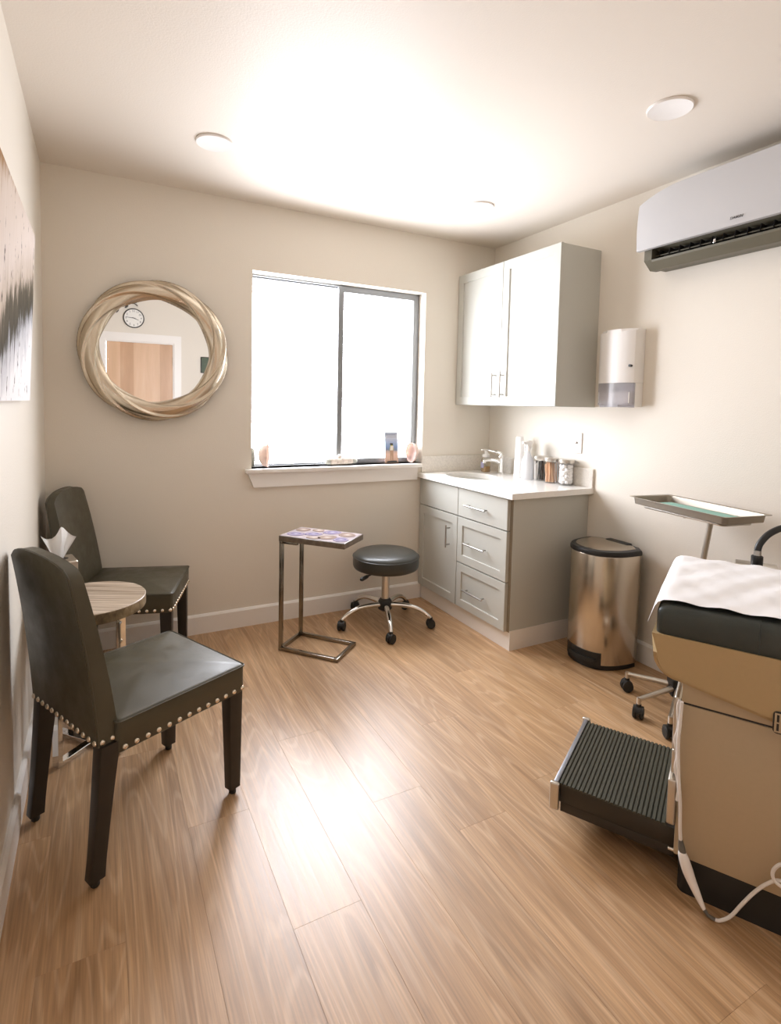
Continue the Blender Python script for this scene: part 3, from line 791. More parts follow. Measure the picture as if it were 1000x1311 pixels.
bm = BM(); tube(bm, [(-0.128, AY0 + 0.056, 0.060), (-0.128, AY1 - 0.056, 0.060)], 0.0035, 8); obj('vane_rod', bm, M['ac_grey'], ac)
for y in (0.14, -0.18):
    bm = BM(); box(bm, -0.140, -0.126, y - 0.006, y + 0.006, 0.052, 0.078, bev=0.002); obj('pivot', bm, M['chrome'], ac)

def text_obj(name, body, size, mat, parent, mtx, extr=0.0004, shear=0.0, align='CENTER'):
    cu = bpy.data.curves.new('text_tmp', 'FONT'); cu.body = body; cu.size = size; cu.extrude = extr; cu.shear = shear
    cu.align_x = align; cu.align_y = 'CENTER'; cu.resolution_u = 3
    to = bpy.data.objects.new('text_tmp', cu); COL.objects.link(to)
    dg = bpy.context.evaluated_depsgraph_get(); dg.update()
    me = bpy.data.meshes.new_from_object(to.evaluated_get(dg)); me.name = name
    bpy.data.objects.remove(to); bpy.data.curves.remove(cu)
    me.transform(mtx); me.materials.clear(); me.materials.append(mat)
    o = bpy.data.objects.new(name, me); COL.objects.link(o); o.parent = parent; return o
# reads from inside the room looking +x: text x axis -> -y, text y axis -> z
T = Matrix(((0, 0, -1, -0.2068), (-1, 0, 0, 0.012), (0, 1, 0, 0.112), (0, 0, 0, 1)))
text_obj('logo', 'DAIKIN', 0.0155, M['black_ink'], fp, T, shear=0.15)

# ================================================================== CEILING LIGHTS
for x, y, lab in ((-2.058, -0.632, 'round recessed ceiling light nearest the mirror wall'),
                  (-0.618, -1.775, 'round recessed ceiling light in front of the air conditioner, largest in view'),
                  (-0.607, -0.609, 'round recessed ceiling light above the wall cabinet')):
    t = thing('ceiling_light', lab, 'ceiling light', (x, y, H), group='recessed ceiling lights')
    bm = BM(); lathe(bm, [(0.074, -0.0005), (0.0795, -0.0005), (0.0795, -0.005), (0.077, -0.009), (0.074, -0.008)], 40)
    obj('trim_ring', bm, M['white_plastic'], t)
    bm = BM(); lathe(bm, [(0, -0.001), (0.0738, -0.001), (0.0738, -0.0078), (0, -0.0078)], 40); obj('diffuser', bm, M['diffuser'], t)

# ================================================================== MIRROR
mi = thing('round_mirror', 'round wall mirror in a twisted champagne-silver frame', 'mirror', (-2.244, -0.002, 1.576))
bm = BM(); NP, NT = 240, 72; rings = []
for i in range(NP):
    ph = 2 * pi * i / NP; row = []
    for j in range(NT):
        th = 2 * pi * j / NT
        q = ((5 * th + 8 * ph) / (2 * pi)) % 1.0
        lob = (q / 0.86) ** 1.15 if q < 0.86 else (1 - (q - 0.86) / 0.14)
        r = 0.0540 * (0.75 + 0.25 * lob)
        R = 0.3165 + r * cos(th); yy = -0.032 - min(max(r * sin(th) * 0.85, -0.031), 1)
        row.append(bm.verts.new((R * cos(ph), yy, R * sin(ph))))
    rings.append(row)
for i in range(NP):
    A, B = rings[i], rings[(i + 1) % NP]
    for j in range(NT): bm.faces.new((A[j], A[(j + 1) % NT], B[(j + 1) % NT], B[j]))
obj('twisted_frame', bm, M['leaf_silver'], mi, angle=180)
bm = BM(); pts = [(0.290 * cos(2 * pi * k / 64), 0.290 * sin(2 * pi * k / 64)) for k in range(64)]; prism(bm, pts, -0.022, -0.018, 'y'); obj('mirror_glass', bm, M['mirror'], mi)

# ================================================================== PAINTING on the left wall
pt = thing('canvas_painting', 'unframed abstract canvas of white, rust and charcoal on the left wall', 'painting', (-2.7555, -1.36, 1.306))
PH, PWD = 0.560, 0.90
lean = 0.024
bm = BM(); A = []
for y in (-PWD / 2, PWD / 2):
    A.append([bm.verts.new(c) for c in ((0, y, 0), (0.026, y, 0), (0.026 + lean, y, PH), (lean, y, PH))])
for k in range(4): bm.faces.new((A[0][k], A[0][(k + 1) % 4], A[1][(k + 1) % 4], A[1][k]))
bm.faces.new(A[0][::-1]); bm.faces.new(A[1])
obj('canvas', bm, M['painting'], pt)
bm = BM(); tube(bm, [(0.0, -0.05, PH - 0.08), (lean * 0.88, -0.05, PH - 0.08)], 0.004, 8); tube(bm, [(0.0, 0.05, PH - 0.08), (lean * 0.88, 0.05, PH - 0.08)], 0.004, 8); obj('hanger', bm, M['dark_metal'], pt)

# ================================================================== DINING CHAIRS
def make_chair(label, loc, rz):
    t = thing('dining_chair', label, 'chair', loc, rz, group='leather dining chairs by the round side table')
    # seat
    bm = BM(); cushion(bm, -0.185, 0.247, -0.217, 0.217, 0.352, 0.468, rc=0.014, re=0.012, crown=0.022)
    obj('seat', bm, M['leather'], t, angle=50)
    # piping along the seat edge
    rp = [(x, y, 0.4405) for x, y in rrect(-0.186, 0.2485, -0.2185, 0.2185, 0.014)]
    bm = BM(); tube(bm, rp, 0.0028, 6, closed=True); obj('seat_piping', bm, M['leather'], t)
    # backrest: swept grid
    NV, NU = 16, 16
    def back(u, v, front):
        zb = 0.388; arch = 0.864 + 0.028 * (1 - abs(u) ** 2.6) - (0.010 * max(0, (abs(u) - 0.90) / 0.10) ** 2)
        z = zb + (arch - zb) * v
        hw = 0.203 - 0.023 * v ** 1.4
        xr = -0.231 - 0.030 * v - 0.030 * v * v
        th = 0.060 - 0.022 * v
        return Vector((xr + (th if front else 0) - 0.010 * (1 - u * u) * (v if front else v * 0.6), u * hw, z))
    bm = BM(); G = {}
    for f in (0, 1):
        for i in range(NU + 1):
            for j in range(NV + 1):
                G[f, i, j] = bm.verts.new(back(2 * i / NU - 1, j / NV, f))
    for f in (0, 1):
        for i in range(NU):
            for j in range(NV): bm.faces.new((G[f, i, j], G[f, i + 1, j], G[f, i + 1, j + 1], G[f, i, j + 1]))
    for i in range(NU):
        for j in (0, NV): bm.faces.new((G[0, i, j], G[0, i + 1, j], G[1, i + 1, j], G[1, i, j]))
    for j in range(NV):
        for i in (0, NU): bm.faces.new((G[0, i, j], G[0, i, j + 1], G[1, i, j + 1], G[1, i, j]))
    es = [e for e in bm.edges if len(e.link_faces) == 2 and e.calc_face_angle(0) > radians(50)]
    bmesh.ops.bevel(bm, geom=es, offset=0.006, segments=3, affect='EDGES')
    bk = obj('backrest', bm, M['leather'], t, angle=60)
    # welt seam round the rear face
    path = [back(-1, j / 12, 0) for j in range(13)] + [back(-1 + 2 * i / 14, 1, 0) for i in range(1, 14)] + [back(1, 1 - j / 12, 0) for j in range(13)]
    bm = BM(); tube(bm, [p + Vector((0.004, (0.0005 if p.y > 0 else -0.0005), 0.0003)) for p in path], 0.0024, 6); obj('back_piping', bm, M['leather'], bk)
    # legs
    for s in (-1, 1):
        bm = BM(); y = s * 0.190; stack(bm, [(rrect(0.200, 0.240, y - 0.0175, y + 0.0175, 0.004, 2), 0.022), (rrect(0.190, 0.242, y - 0.024, y + 0.024, 0.004, 2), 0.353)])
        lg = obj('leg', bm, M['black_wood'], t); bm = BM(); lathe(bm, [(0.010, 0), (0.012, 0.003), (0.012, 0.016), (0.015, 0.0218), (0, 0.0218)], 14, (0.220, y, 0)); obj('foot_glide', bm, M['rubber'], lg)
        bm = BM(); rings = []
        for f in range(9):
            q = f / 8; z = 0.022 + (0.388 - 0.022) * q; xr = -0.256 + 0.030 * q ** 0.8; xf = -0.214 + 0.042 * q ** 1.2; hw = 0.0175 + 0.006 * q
            rings.append((rrect(xr, xf, y - hw, y + hw, 0.004, 2), z))
        stack(bm, rings); lg = obj('leg', bm, M['black_wood'], t)
        bm = BM(); lathe(bm, [(0.010, 0), (0.012, 0.003), (0.012, 0.016), (0.015, 0.0218), (0, 0.0218)], 14, (-0.235, y, 0)); obj('foot_glide', bm, M['rubber'], lg)
    # nailheads
    bm = BM(); lathe(bm, [(0.0082, 0), (0.0074, 0.0025), (0.0052, 0.0046), (0.0022, 0.0056), (0, 0.0058)], 10)
    first = obj('nailhead', bm, M['nailhead'], t); me = first.data; used = False
    spots = []
    for i in range(13):
        x = -0.163 + i * (0.400 / 12); spots += [((x, -0.2172, 0.366), (pi / 2, 0, 0)), ((x, 0.2172, 0.366), (-pi / 2, 0, 0))]
    for i in range(13): spots.append(((0.2472, -0.200 + i * 0.400 / 12, 0.366), (0, pi / 2, 0)))
    for i in range(13): spots.append(((-0.2325, -0.192 + i * 0.384 / 12, 0.398), (0, -pi / 2, 0)))
    for x in (-0.218, -0.190): spots += [((x, -0.2032, 0.398), (pi / 2, 0, 0)), ((x, 0.2032, 0.398), (-pi / 2, 0, 0))]
    for i, (l, r) in enumerate(spots):
        o = first if i == 0 else bpy.data.objects.new('nailhead', me)
        if i: COL.objects.link(o); o.parent = t
        o.location = l; o.rotation_euler = r
    return t
chair = make_chair('dark olive leather dining chair in front, its back to the viewer', (-2.4106, -1.2967, 0), 0.452)
ch2 = copy_tree(chair); ch2.location = (-2.400, -0.290, 0); ch2.rotation_euler = (0, 0, -0.303)
ch2['label'] = 'dark olive leather dining chair in the far corner beyond the round side table'

# ================================================================== ROUND SIDE TABLE
rt = thing('side_table', 'small round side table with driftwood top and crossed chrome legs between the chairs', 'table', (-2.553, -0.872, 0), radians(43))
bm = BM(); lathe(bm, [(0, 0.530), (0.191, 0.530), (0.1925, 0.533), (0.1925, 0.568), (0.190, 0.5705), (0, 0.5705)], 64)
bm.normal_update()
for f in bm.faces:
    if abs(f.normal.z) < 0.5: f.material_index = 1
obj('tabletop', bm, M['drift'], rt, rot=(0, 0, radians(-70)), mats=[M['drift'], M['bark_edge']])
def flat_loop(c, hw, z0, z1, th, w, along):
    bm = BM()
    def bx(a0, a1, zz0, zz1):
        if along == 'x': box(bm, a0, a1, -w / 2, w / 2, zz0, zz1, bev=0.001, seg=1)
        else: box(bm, -w / 2, w / 2, a0, a1, zz0, zz1, bev=0.001, seg=1)
    bx(-hw, -hw + th, z0, z1); bx(hw - th, hw, z0, z1); bx(-hw + th, hw - th, z0, z0 + th); bx(-hw + th, hw - th, z1 - th, z1)
    return bm
obj('leg_loop', flat_loop(0, 0.155, 0.0, 0.5298, 0.018, 0.030, 'x'), M['chrome'], rt)
bm = flat_loop(0, 0.155, 0.0, 0.5298, 0.018, 0.030, 'y'); obj('leg_loop', bm, M['chrome'], rt)

# tissue box on it
tb = thing('tissue_box', 'silver tissue box with a white tissue pulled out, behind the front chair', 'tissue box', (-2.655, -0.845, 0.5708), radians(12))
TBH = 0.150
bm = BM(); stack(bm, [(rrs(0.053, 0.053, 0.006), 0), (rrs(0.055, 0.055, 0.006), 0.003), (rrs(0.055, 0.055, 0.006), TBH - 0.004), (rrs(0.052, 0.052, 0.006), TBH)]); obj('box_cover', bm, M['satin_steel'], tb)
bm = BM(); stack(bm, [([(0.032 * cos(2 * pi * k / 24), 0.020 * sin(2 * pi * k / 24)) for k in range(24)], TBH + 0.0002), ([(0.032 * cos(2 * pi * k / 24), 0.020 * sin(2 * pi * k / 24)) for k in range(24)], TBH + 0.001)]); obj('slot', bm, M['black_plastic'], tb)
bm = BM(); NU, NV = 14, 10; G = []
for i in range(NU + 1):
    u = i / NU * 2 - 1; row = []
    for j in range(NV + 1):
        v = j / NV; sp_ = 0.020 + 0.036 * v
        x = u * sp_ + 0.006 * sin(5 * u + 2 * v); y = 0.014 * sin(6.5 * u + 1.0) * (0.4 + v) - 0.012 * v
        z = TBH - 0.004 + (0.108 + 0.016 * sin(4 * u + 0.6) - 0.012 * u * u) * v
        row.append(bm.verts.new((x, y, z)))
    G.append(row)
for i in range(NU):
    for j in range(NV): bm.faces.new((G[i][j], G[i + 1][j], G[i + 1][j + 1], G[i][j + 1]))
bmesh.ops.solidify(bm, geom=bm.faces[:], thickness=0.0008)
obj('tissue', bm, M['tissue'], tb, angle=80)

# ================================================================== C-SHAPED TABLE
A_, B_, C_, D_ = (Vector((-1.684, -0.392)), Vector((-1.506, -0.254)), Vector((-1.275, -0.518)), Vector((-1.456, -0.664)))
cen = (A_ + B_ + C_ + D_) / 4; ang = math.atan2(*(C_ - B_ + D_ - A_).normalized().yx)
ct = thing('c_table', 'slim C-shaped metal side table with agate slice top below the window', 'table', (cen.x, cen.y, 0), ang)
hl, hwid = 0.176, 0.1135
bm = BM()   # base rectangle lying on the floor
tb_ = 0.019
box(bm, -hl, -hl + tb_, -hwid, hwid, 0, tb_, bev=0.002); box(bm, hl - tb_, hl, -hwid, hwid, 0, tb_, bev=0.002)
box(bm, -hl + tb_, hl - tb_, -hwid, -hwid + tb_, 0, tb_, bev=0.002); box(bm, -hl + tb_, hl - tb_, hwid - tb_, hwid, 0, tb_, bev=0.002)
obj('base_frame', bm, M['dark_metal'], ct)
for s in (-1, 1):
    bm = boxm(-hl, -hl + tb_, s * (hwid - tb_ / 2) - tb_ / 2, s * (hwid - tb_ / 2) + tb_ / 2, tb_, 0.578, bev=0.002); obj('upright', bm, M['dark_metal'], ct)
bm = BM(); box(bm, -hl, -hl + tb_, -hwid, hwid, 0.5782, 0.590, bev=0.001)
for s in (-1, 1): box(bm, -hl + tb_, -0.07, s * (hwid - 0.01) - 0.008, s * (hwid - 0.01) + 0.008, 0.5782, 0.590, bev=0.001)
obj('top_support', bm, M['dark_metal'], ct)
bm = boxm(-hl - 0.002, hl + 0.030, -hwid - 0.002, hwid + 0.002, 0.5902, 0.620, bev=0.0015); tp = obj('tabletop', bm, M['mosaic_edge'], ct)
obj('top_inlay', boxm(-hl + 0.002, hl + 0.026, -hwid + 0.002, hwid - 0.002, 0.6201, 0.6212), M['agate_base'], tp)
for i, (x, y, a, b, r, mt) in enumerate(((-0.128, 0.052, 0.042, 0.038, 0.3, 'b'), (-0.115, -0.05, 0.050, 0.040, 0.1, 'a'), (-0.030, -0.010, 0.050, 0.034, 0.4, 'a'), (-0.045, 0.075, 0.036, 0.028, -0.2, 'b'), (0.045, 0.066, 0.052, 0.040, 0.3, 'a'),
                                         (0.010, -0.083, 0.040, 0.024, 0.0, 'b'), (0.072, -0.045, 0.050, 0.042, 0.5, 'b'), (0.140, 0.050, 0.048, 0.044, -0.3, 'b'), (0.155, -0.055, 0.040, 0.045, 0.2, 'a'))):
    n = 20; pts = [((a * cos(2 * pi * k / n)) * (1 + 0.05 * sin(3 * 2 * pi * k / n + i)), b * sin(2 * pi * k / n) * (1 + 0.06 * cos(2 * 2 * pi * k / n + i))) for k in range(n)]
    bm = BM(); prism(bm, pts, 0, 0.0014, 'z'); obj('agate_slice', bm, M['agate_' + mt], tp, (x, y, 0.6213), (0, 0, r))

# ================================================================== ROLLING STOOL
stl = thing('rolling_stool', 'round black vinyl rolling stool with chrome five-star base', 'stool', (-0.997, -0.315, 0))
bm = BM(); lathe(bm, [(0, 0.345), (0.180, 0.345), (0.192, 0.350), (0.198, 0.365), (0.199, 0.385), (0.198, 0.408), (0.193, 0.424), (0.183, 0.434), (0.165, 0.441), (0.10, 0.447), (0, 0.449)], 64); st_seat = obj('seat', bm, M['stool_vinyl'], stl, angle=60)
bm = BM(); tube(bm, [(0.1985 * cos(2 * pi * k / 64), 0.1985 * sin(2 * pi * k / 64), 0.417) for k in range(64)], 0.0028, 6, closed=True); obj('piping', bm, M['stool_vinyl'], st_seat)
bm = BM(); lathe(bm, [(0, 0.318), (0.030, 0.318), (0.034, 0.326), (0.034, 0.3448), (0, 0.3448)], 24); box(bm, -0.075, 0.075, -0.04, 0.04, 0.334, 0.3446); obj('seat_plate', bm, M['black_plastic'], stl)
bm = BM(); lathe(bm, [(0, 0.150), (0.0235, 0.150), (0.0235, 0.318), (0, 0.318)], 24); obj('gas_column', bm, M['satin_steel'], stl)
bm = BM(); lathe(bm, [(0, 0.085), (0.030, 0.085), (0.042, 0.095), (0.043, 0.135), (0.036, 0.148), (0.028, 0.158), (0, 0.158)], 28); obj('hub', bm, M['black_plastic'], stl)
lev_a = radians(205)
bm = BM(); e1 = Vector((cos(lev_a), sin(lev_a), 0)); tube(bm, [Vector((0, 0, 0.338)) + e1 * 0.03, Vector((0, 0, 0.332)) + e1 * 0.17], 0.005, 8); lever = obj('lever', bm, M['black_plastic'], stl)
bm = BM(); tube(bm, [Vector((0, 0, 0.332)) + e1 * 0.165, Vector((0, 0, 0.330)) + e1 * 0.18, Vector((0, 0, 0.326)) + e1 * 0.225, Vector((0, 0, 0.325)) + e1 * 0.235], [0.006, 0.011, 0.012, 0.006], 12); obj('grip', bm, M['black_plastic'], lever)
def caster_bm(hood=True):
    bm = BM()
    for s in (-1, 1):
        lathe_pts = [(0, -0.008), (0.020, -0.008), (0.025, -0.004), (0.025, 0.004), (0.020, 0.008), (0, 0.008)]
        b2 = BM(); lathe(b2, lathe_pts, 20)
        b2.transform(Matrix.Translation((0, s * 0.014, 0.025)) @ Matrix.Rotation(pi / 2, 4, 'X'))
        me = bpy.data.meshes.new('tmp'); b2.to_mesh(me); b2.free(); bm.from_mesh(me); bpy.data.meshes.remove(me)
    return bm
def hood_bm():
    bm = BM(); pts = [(0.027 * cos(a), 0.027 + 0.027 * sin(a)) for a in [radians(d) for d in range(-20, 201, 20)]]
    prism(bm, pts, -0.0055, 0.0055, 'y')
    prism(bm, [(0.022 * cos(a), 0.030 + 0.026 * sin(a)) for a in [radians(d) for d in range(0, 181, 15)]], -0.020, 0.020, 'y')
    lathe(bm, [(0, 0.045), (0.011, 0.045), (0.011, 0.064), (0, 0.064)], 14); return bm
hood_me = wheel_me = None
for k, a in enumerate([-3.184 + i * 2 * pi / 5 for i in range(5)]):
    c, s = cos(a), sin(a)
    P = [(0.034, 0.122), (0.10, 0.124), (0.17, 0.118), (0.225, 0.098), (0.262, 0.074), (0.276, 0.060)]
    path = smooth_path([(r * c, r * s, z) for r, z in P], 5)
    bm = BM(); tube(bm, path, [0.0165 - 0.006 * i / (len(path) - 1) for i in range(len(path))], 12)
    lg = obj('base_leg', bm, M['chrome'], stl)
    ca = obj('caster', hood_bm(), M['black_plastic'], lg, (0.278 * c, 0.278 * s, 0.0), (0, 0, a + 0.9 + k * 1.3))
    obj('wheels', caster_bm(), M['rubber'], lg, (0.278 * c, 0.278 * s, 0.0), (0, 0, a + 0.9 + k * 1.3))

# ================================================================== TRASH CAN
tr = thing('trash_can', 'semi-round brushed steel step trash can beside the base cabinet', 'trash can', (-0.030, -1.190, 0), 0)
def dshape(dep, hw, off=0.0, n=28, p=2.5):
    pts = [(0 - off * 0.2, -hw), ]
    out = []
    for i in range(n + 1):
        a = -pi / 2 + pi * i / n; c_, s_ = cos(a), sin(a)
        out.append((-0.055 - (dep - 0.055) * abs(c_) ** (2 / p), -hw * (abs(s_) ** (2 / p)) * (1 if s_ > 0 else -1)))
    m = 7
    for i in range(1, m):
        a = i / m
        yy = -hw + 2 * hw * a
        out.append((-0.055 + 0.050 * (1 - abs(2 * a - 1) ** 5), yy))
    return out
def scaled(pts, s, cx=-0.14): return [(cx + (x - cx) * s, y * s) for x, y in pts]
DS = dshape(0.295, 0.165)
bm = BM(); stack(bm, [(scaled(DS, 0.955), 0.0), (scaled(DS, 0.97), 0.004), (scaled(DS, 0.97), 0.026)]); obj('base', bm, M['black_plastic'], tr)
bm = BM(); stack(bm, [(scaled(DS, 0.99), 0.0262), (scaled(DS, 1.0), 0.030), (scaled(DS, 1.0), 0.578), (scaled(DS, 0.99), 0.582)]); obj('shell', bm, M['brushed'], tr, angle=50)
bm = BM(); stack(bm, [(scaled(DS, 1.0), 0.5822), (scaled(DS, 1.025), 0.586), (scaled(DS, 1.025), 0.600), (scaled(DS, 1.0), 0.608), (scaled(DS, 0.86), 0.611), (scaled(DS, 0.86), 0.604)]); obj('lid_rim', bm, M['black_plastic'], tr, angle=40)
bm = BM(); stack(bm, [(scaled(DS, 0.855), 0.605), (scaled(DS, 0.85), 0.6125), (scaled(DS, 0.5), 0.6165), (scaled(DS, 0.1), 0.6175)]); obj('lid', bm, M['brushed'], tr, angle=50)
obj('hinge', boxm(-0.045, -0.002, -0.070, 0.070, 0.570, 0.618, bev=0.006), M['black_plastic'], tr)
bm = BM(); arc = [(DS[i][0], DS[i][1]) for i in range(10, 21)]
mid = len(arc) // 2
outer = [(-0.14 + (x + 0.14) * 1.012, y * 1.012) for x, y in arc]; inner = [(-0.14 + (x + 0.14) * 0.985, y * 0.985) for x, y in arc]
prism(bm, outer + inner[::-1], 0.0268, 0.088, 'z'); obj('pedal_recess', bm, M['black_plastic'], tr)
o2 = [(-0.14 + (x + 0.14) * 1.10, y * 1.0) for x, y in arc[1:-1]]; i2 = [(-0.14 + (x + 0.14) * 1.014, y * 1.0) for x, y in arc[1:-1]]
bm = BM(); prism(bm, o2 + i2[::-1], 0.040, 0.058, 'z'); bmesh.ops.bevel(bm, geom=bm.edges[:], offset=0.003, segments=2, affect='EDGES'); obj('pedal', bm, M['rubber'], tr)

# ================================================================== EXAM TABLE
RZ = radians(119.6)
et = thing('exam_table', 'beige medical exam table with dark green vinyl cushion and pull-out step', 'exam table', (-1.121, -2.285, 0), RZ)
XH = -1.16   # head end (out of view)
bm = BM(); stack(bm, [(rrect(XH, 0.0, -0.535, -0.002, 0.022), 0.0), (rrect(XH, 0.0, -0.535, -0.002, 0.022), 0.1005)]); obj('base_plinth', bm, M['black_plastic'], et)
obj('lower_cabinet', boxm(XH, 0.012, -0.537, 0.0, 0.101, 0.527, bev=0.003), M['beige2'], et)
obj('seam_gasket', boxm(XH + 0.004, 0.008, -0.534, -0.003, 0.5268, 0.5335), M['black_plastic'], et)
bm = BM(); prism(bm, [(-0.003, 0.5333), (0.0, 0.5333), (0.0, 0.60), (-0.537, 0.60), (-0.537, 0.5333)], XH, 0.012, 'x'); obj('upper_cabinet', bm, M['beige2'], et)
# skirt: extruded along x with rounded lower foot corner, flares out a little
def skirt_outline():
    pts = [(XH, 0.712), (XH, 0.540), (-0.25, 0.540), (0.010, 0.592)]
    for i in range(9):
        a = -pi / 2 + (pi / 2) * i / 8; pts.append((0.022 + 0.064 * cos(a), 0.660 + 0.066 * sin(a)))
    pts += [(0.0900, 0.716)]
    return pts
bm = BM(); prism(bm, skirt_outline(), -0.556, 0.030, 'y')
bm.normal_update()
es = [e for e in bm.edges if len(e.link_faces) == 2 and any(abs(f.normal.y) > 0.9 for f in e.link_faces) and all(v.co.z < 0.70 for v in e.verts)]
bmesh.ops.bevel(bm, geom=es, offset=0.012, segments=3, affect='EDGES')
# hollow the top
bm.faces.ensure_lookup_table(); bm.normal_update()
top = max(bm.faces, key=lambda f: f.calc_center_median().z if f.normal.z > 0.5 else -1)
bmesh.ops.inset_region(bm, faces=[top], thickness=0.006, depth=0); bmesh.ops.inset_region(bm, faces=[top], thickness=0.0005, depth=-0.03)
obj('skirt', bm, M['beige'], et, angle=40)
bm = BM(); cushion(bm, XH + 0.02, 0.082, -0.545, 0.024, 0.690, 0.802, rc=0.022, re=0.026, crown=0.006); cu_ = obj('cushion', bm, M['vinyl'], et, angle=60)
bm = BM(); tube(bm, [(-0.150, 0.0243, 0.715), (-0.150, 0.0243, 0.770), (-0.150, 0.020, 0.785), (-0.150, 0.010, 0.7945), (-0.150, 0.000, 0.7960)], 0.0018, 6); obj('cushion_seam', bm, M['vinyl'], cu_)
# vent grille on the long side
vg = obj('vent_grille', None or (lambda b: (stack(b, [(rrect(-0.330, -0.186, 0.534, 0.589, 0.010), 0.0), (rrect(-0.330, -0.186, 0.534, 0.589, 0.010), 0.004)]), b)[1])(BM()), M['black_plastic'], et)
vg.data.transform(Matrix(((1, 0, 0, 0), (0, 0, 1, 0.0303), (0, 1, 0, 0), (0, 0, 0, 1))))
obj('grille_face', boxm(-0.327, -0.189, 0.0344, 0.0360, 0.5375, 0.5855, bev=0.0006), M['beige2'], vg)
for r_ in range(2):
    for i in range(12):
        x = -0.196 - i * 0.011
        obj('vent_slot', boxm(x - 0.0025, x + 0.0025, 0.0361, 0.0364, 0.542 + r_ * 0.022, 0.560 + r_ * 0.022), M['black_plastic'], vg)
# foot-end trims (handles of the stowed drawers), seen edge-on
for y0, y1, z0, z1, xo in ((-0.16, -0.002, 0.392, 0.541, 0.030), (-0.135, -0.012, 0.318, 0.386, 0.030), (-0.150, 0.012, 0.186, 0.314, 0.034)):
    bm = boxm(0.0125, xo, y0, y1, z0, z1, bev=0.005, seg=3); obj('drawer_handle', bm, M['satin_steel'], et)
bm = boxm(0.0122, 0.020, -0.50, -0.17, 0.32, 0.55, bev=0.003); obj('leg_rest_front', bm, M['beige2'], et)
# step
sb = obj('step_box', boxm(0.0125, 0.334, -0.430, -0.032, 0.095, 0.150, bev=0.002), M['step_side'], et)
bm = boxm(0.0125, 0.328, -0.425, -0.037, 0.062, 0.0915, bev=0.002); obj('step_slide', bm, M['step_side'], et)
bm = BM(); NR = 24; prof = []
for i in range(NR):
    x0 = 0.036 + (0.334 - 0.036) * i / NR; x1 = 0.036 + (0.334 - 0.036) * (i + 1) / NR; d = x1 - x0
    prof += [(x0 + d * 0.04, 0.1515), (x0 + d * 0.22, 0.1560), (x0 + d * 0.78, 0.1560), (x0 + d * 0.96, 0.1515)]
prism(bm, [(0.036, 0.1502)] + prof + [(0.334, 0.1502)], -0.431, -0.031, 'y'); obj('ribbed_tread', bm, M['tread'], sb)
bm = boxm(0.3345, 0.348, -0.436, -0.028, 0.118, 0.160, bev=0.003); obj('step_nosing', bm, M['blue_steel'], sb)
for y0, y1 in ((-0.0278, -0.012), (-0.452, -0.4362)):
    obj('nosing_cap', boxm(0.328, 0.357, y0, y1, 0.075, 0.161, bev=0.006, seg=3), M['satin_steel'], sb)
bm = BM(); tube(bm, [(0.012, -0.006, 0.108), (0.026, -0.006, 0.108)], 0.005, 10); obj('stop_screw', bm, M['chrome'], et)

# side rail bracket for the lamp
obj('rail_bracket', boxm(-0.215, -0.095, -0.640, -0.5565, 0.790, 0.798, bev=0.002), M['satin_steel'], et)
bm = BM(); box(bm, -0.20, -0.11, -0.600, -0.5565, 0.60, 0.7895); obj('rail_post', bm, M['alu'], et)

# exam paper
pp = thing('exam_paper', 'crinkled white paper sheet covering the exam table cushion', 'paper', (-1.121, -2.285, 0.0), RZ)
bm = BM(); NX, NY = 70, 44; G = []; rnd = random.Random(3)
def wrin(x, y): return 0.0030 * sin(23 * x + 9 * y + 2 * sin(11 * y)) * sin(17 * y - 6 * x + sin(19 * x)) + 0.0014 * sin(61 * x - 33 * y) + 0.0010 * sin(47 * y + 71 * x)
for i in range(NX + 1):
    s = -1.0 + 1.150 * i / NX; row = []
    for j in range(NY + 1):
        v = j / NY
        y = -0.538 + v * (0.542 + 0.004 * sin(7 * s))
        x0 = 0.060; dd = max(0.0, min(min(y + 0.545, 0.024 - y) - 0.026, 0.26)); zc = 0.7995 + 0.006 * (1 - (1 - dd / 0.26) ** 2) + 0.0066
        wv = wrin(s, y)
        if s < x0: x, z = s, zc + wv
        else:
            q = s - x0; R_ = 0.030; a = min(q / R_, radians(72)); x = x0 + R_ * sin(a); z = zc - R_ * (1 - cos(a)) + wv * 0.7
            if q > R_ * radians(72): dq = q - R_ * radians(72); x += dq * cos(radians(72)); z -= dq * sin(radians(72))
            z -= 0.0
        
        if y > -0.002: z -= (y + 0.002) ** 2 / 0.052
        row.append(bm.verts.new((x, y, z)))
    G.append(row)
for i in range(NX):
    for j in range(NY): bm.faces.new((G[i][j], G[i + 1][j], G[i + 1][j + 1], G[i][j + 1]))
obj('sheet', bm, M['paper'], pp, angle=180)

# gooseneck lamp clamped to the far edge
gl = thing('gooseneck_lamp', 'black gooseneck lamp rising from the far edge of the exam table', 'lamp', (-0.528, -2.128, 0.7985))
bm = BM(); lathe(bm, [(0, 0), (0.018, 0), (0.018, 0.030), (0.014, 0.033), (0, 0.033)], 20); obj('socket', bm, M['black_plastic'], gl)
bm = BM(); lathe(bm, [(0, 0.0332), (0.0115, 0.0332), (0.0115, 0.050), (0, 0.050)], 18); obj('collar', bm, M['nickel'], gl)
neck = smooth_path([(0, 0, 0.050), (0.006, -0.004, 0.075), (0.032, -0.017, 0.108), (0.075, -0.038, 0.130), (0.13, -0.065, 0.136), (0.19, -0.095, 0.120), (0.235, -0.118, 0.085)], 7)
bm = BM(); tube(bm, neck, 0.0108, 14); obj('gooseneck', bm, M['black_plastic'], gl)
bm = BM(); e = Vector(neck[-1]); d = (Vector(neck[-1]) - Vector(neck[-3])).normalized(); tube(bm, [e - d * 0.004, e + d * 0.01, e + d * 0.05, e + d * 0.075], [0.014, 0.020, 0.034, 0.036], 20); obj('lamp_head', bm, M['black_plastic'], gl)

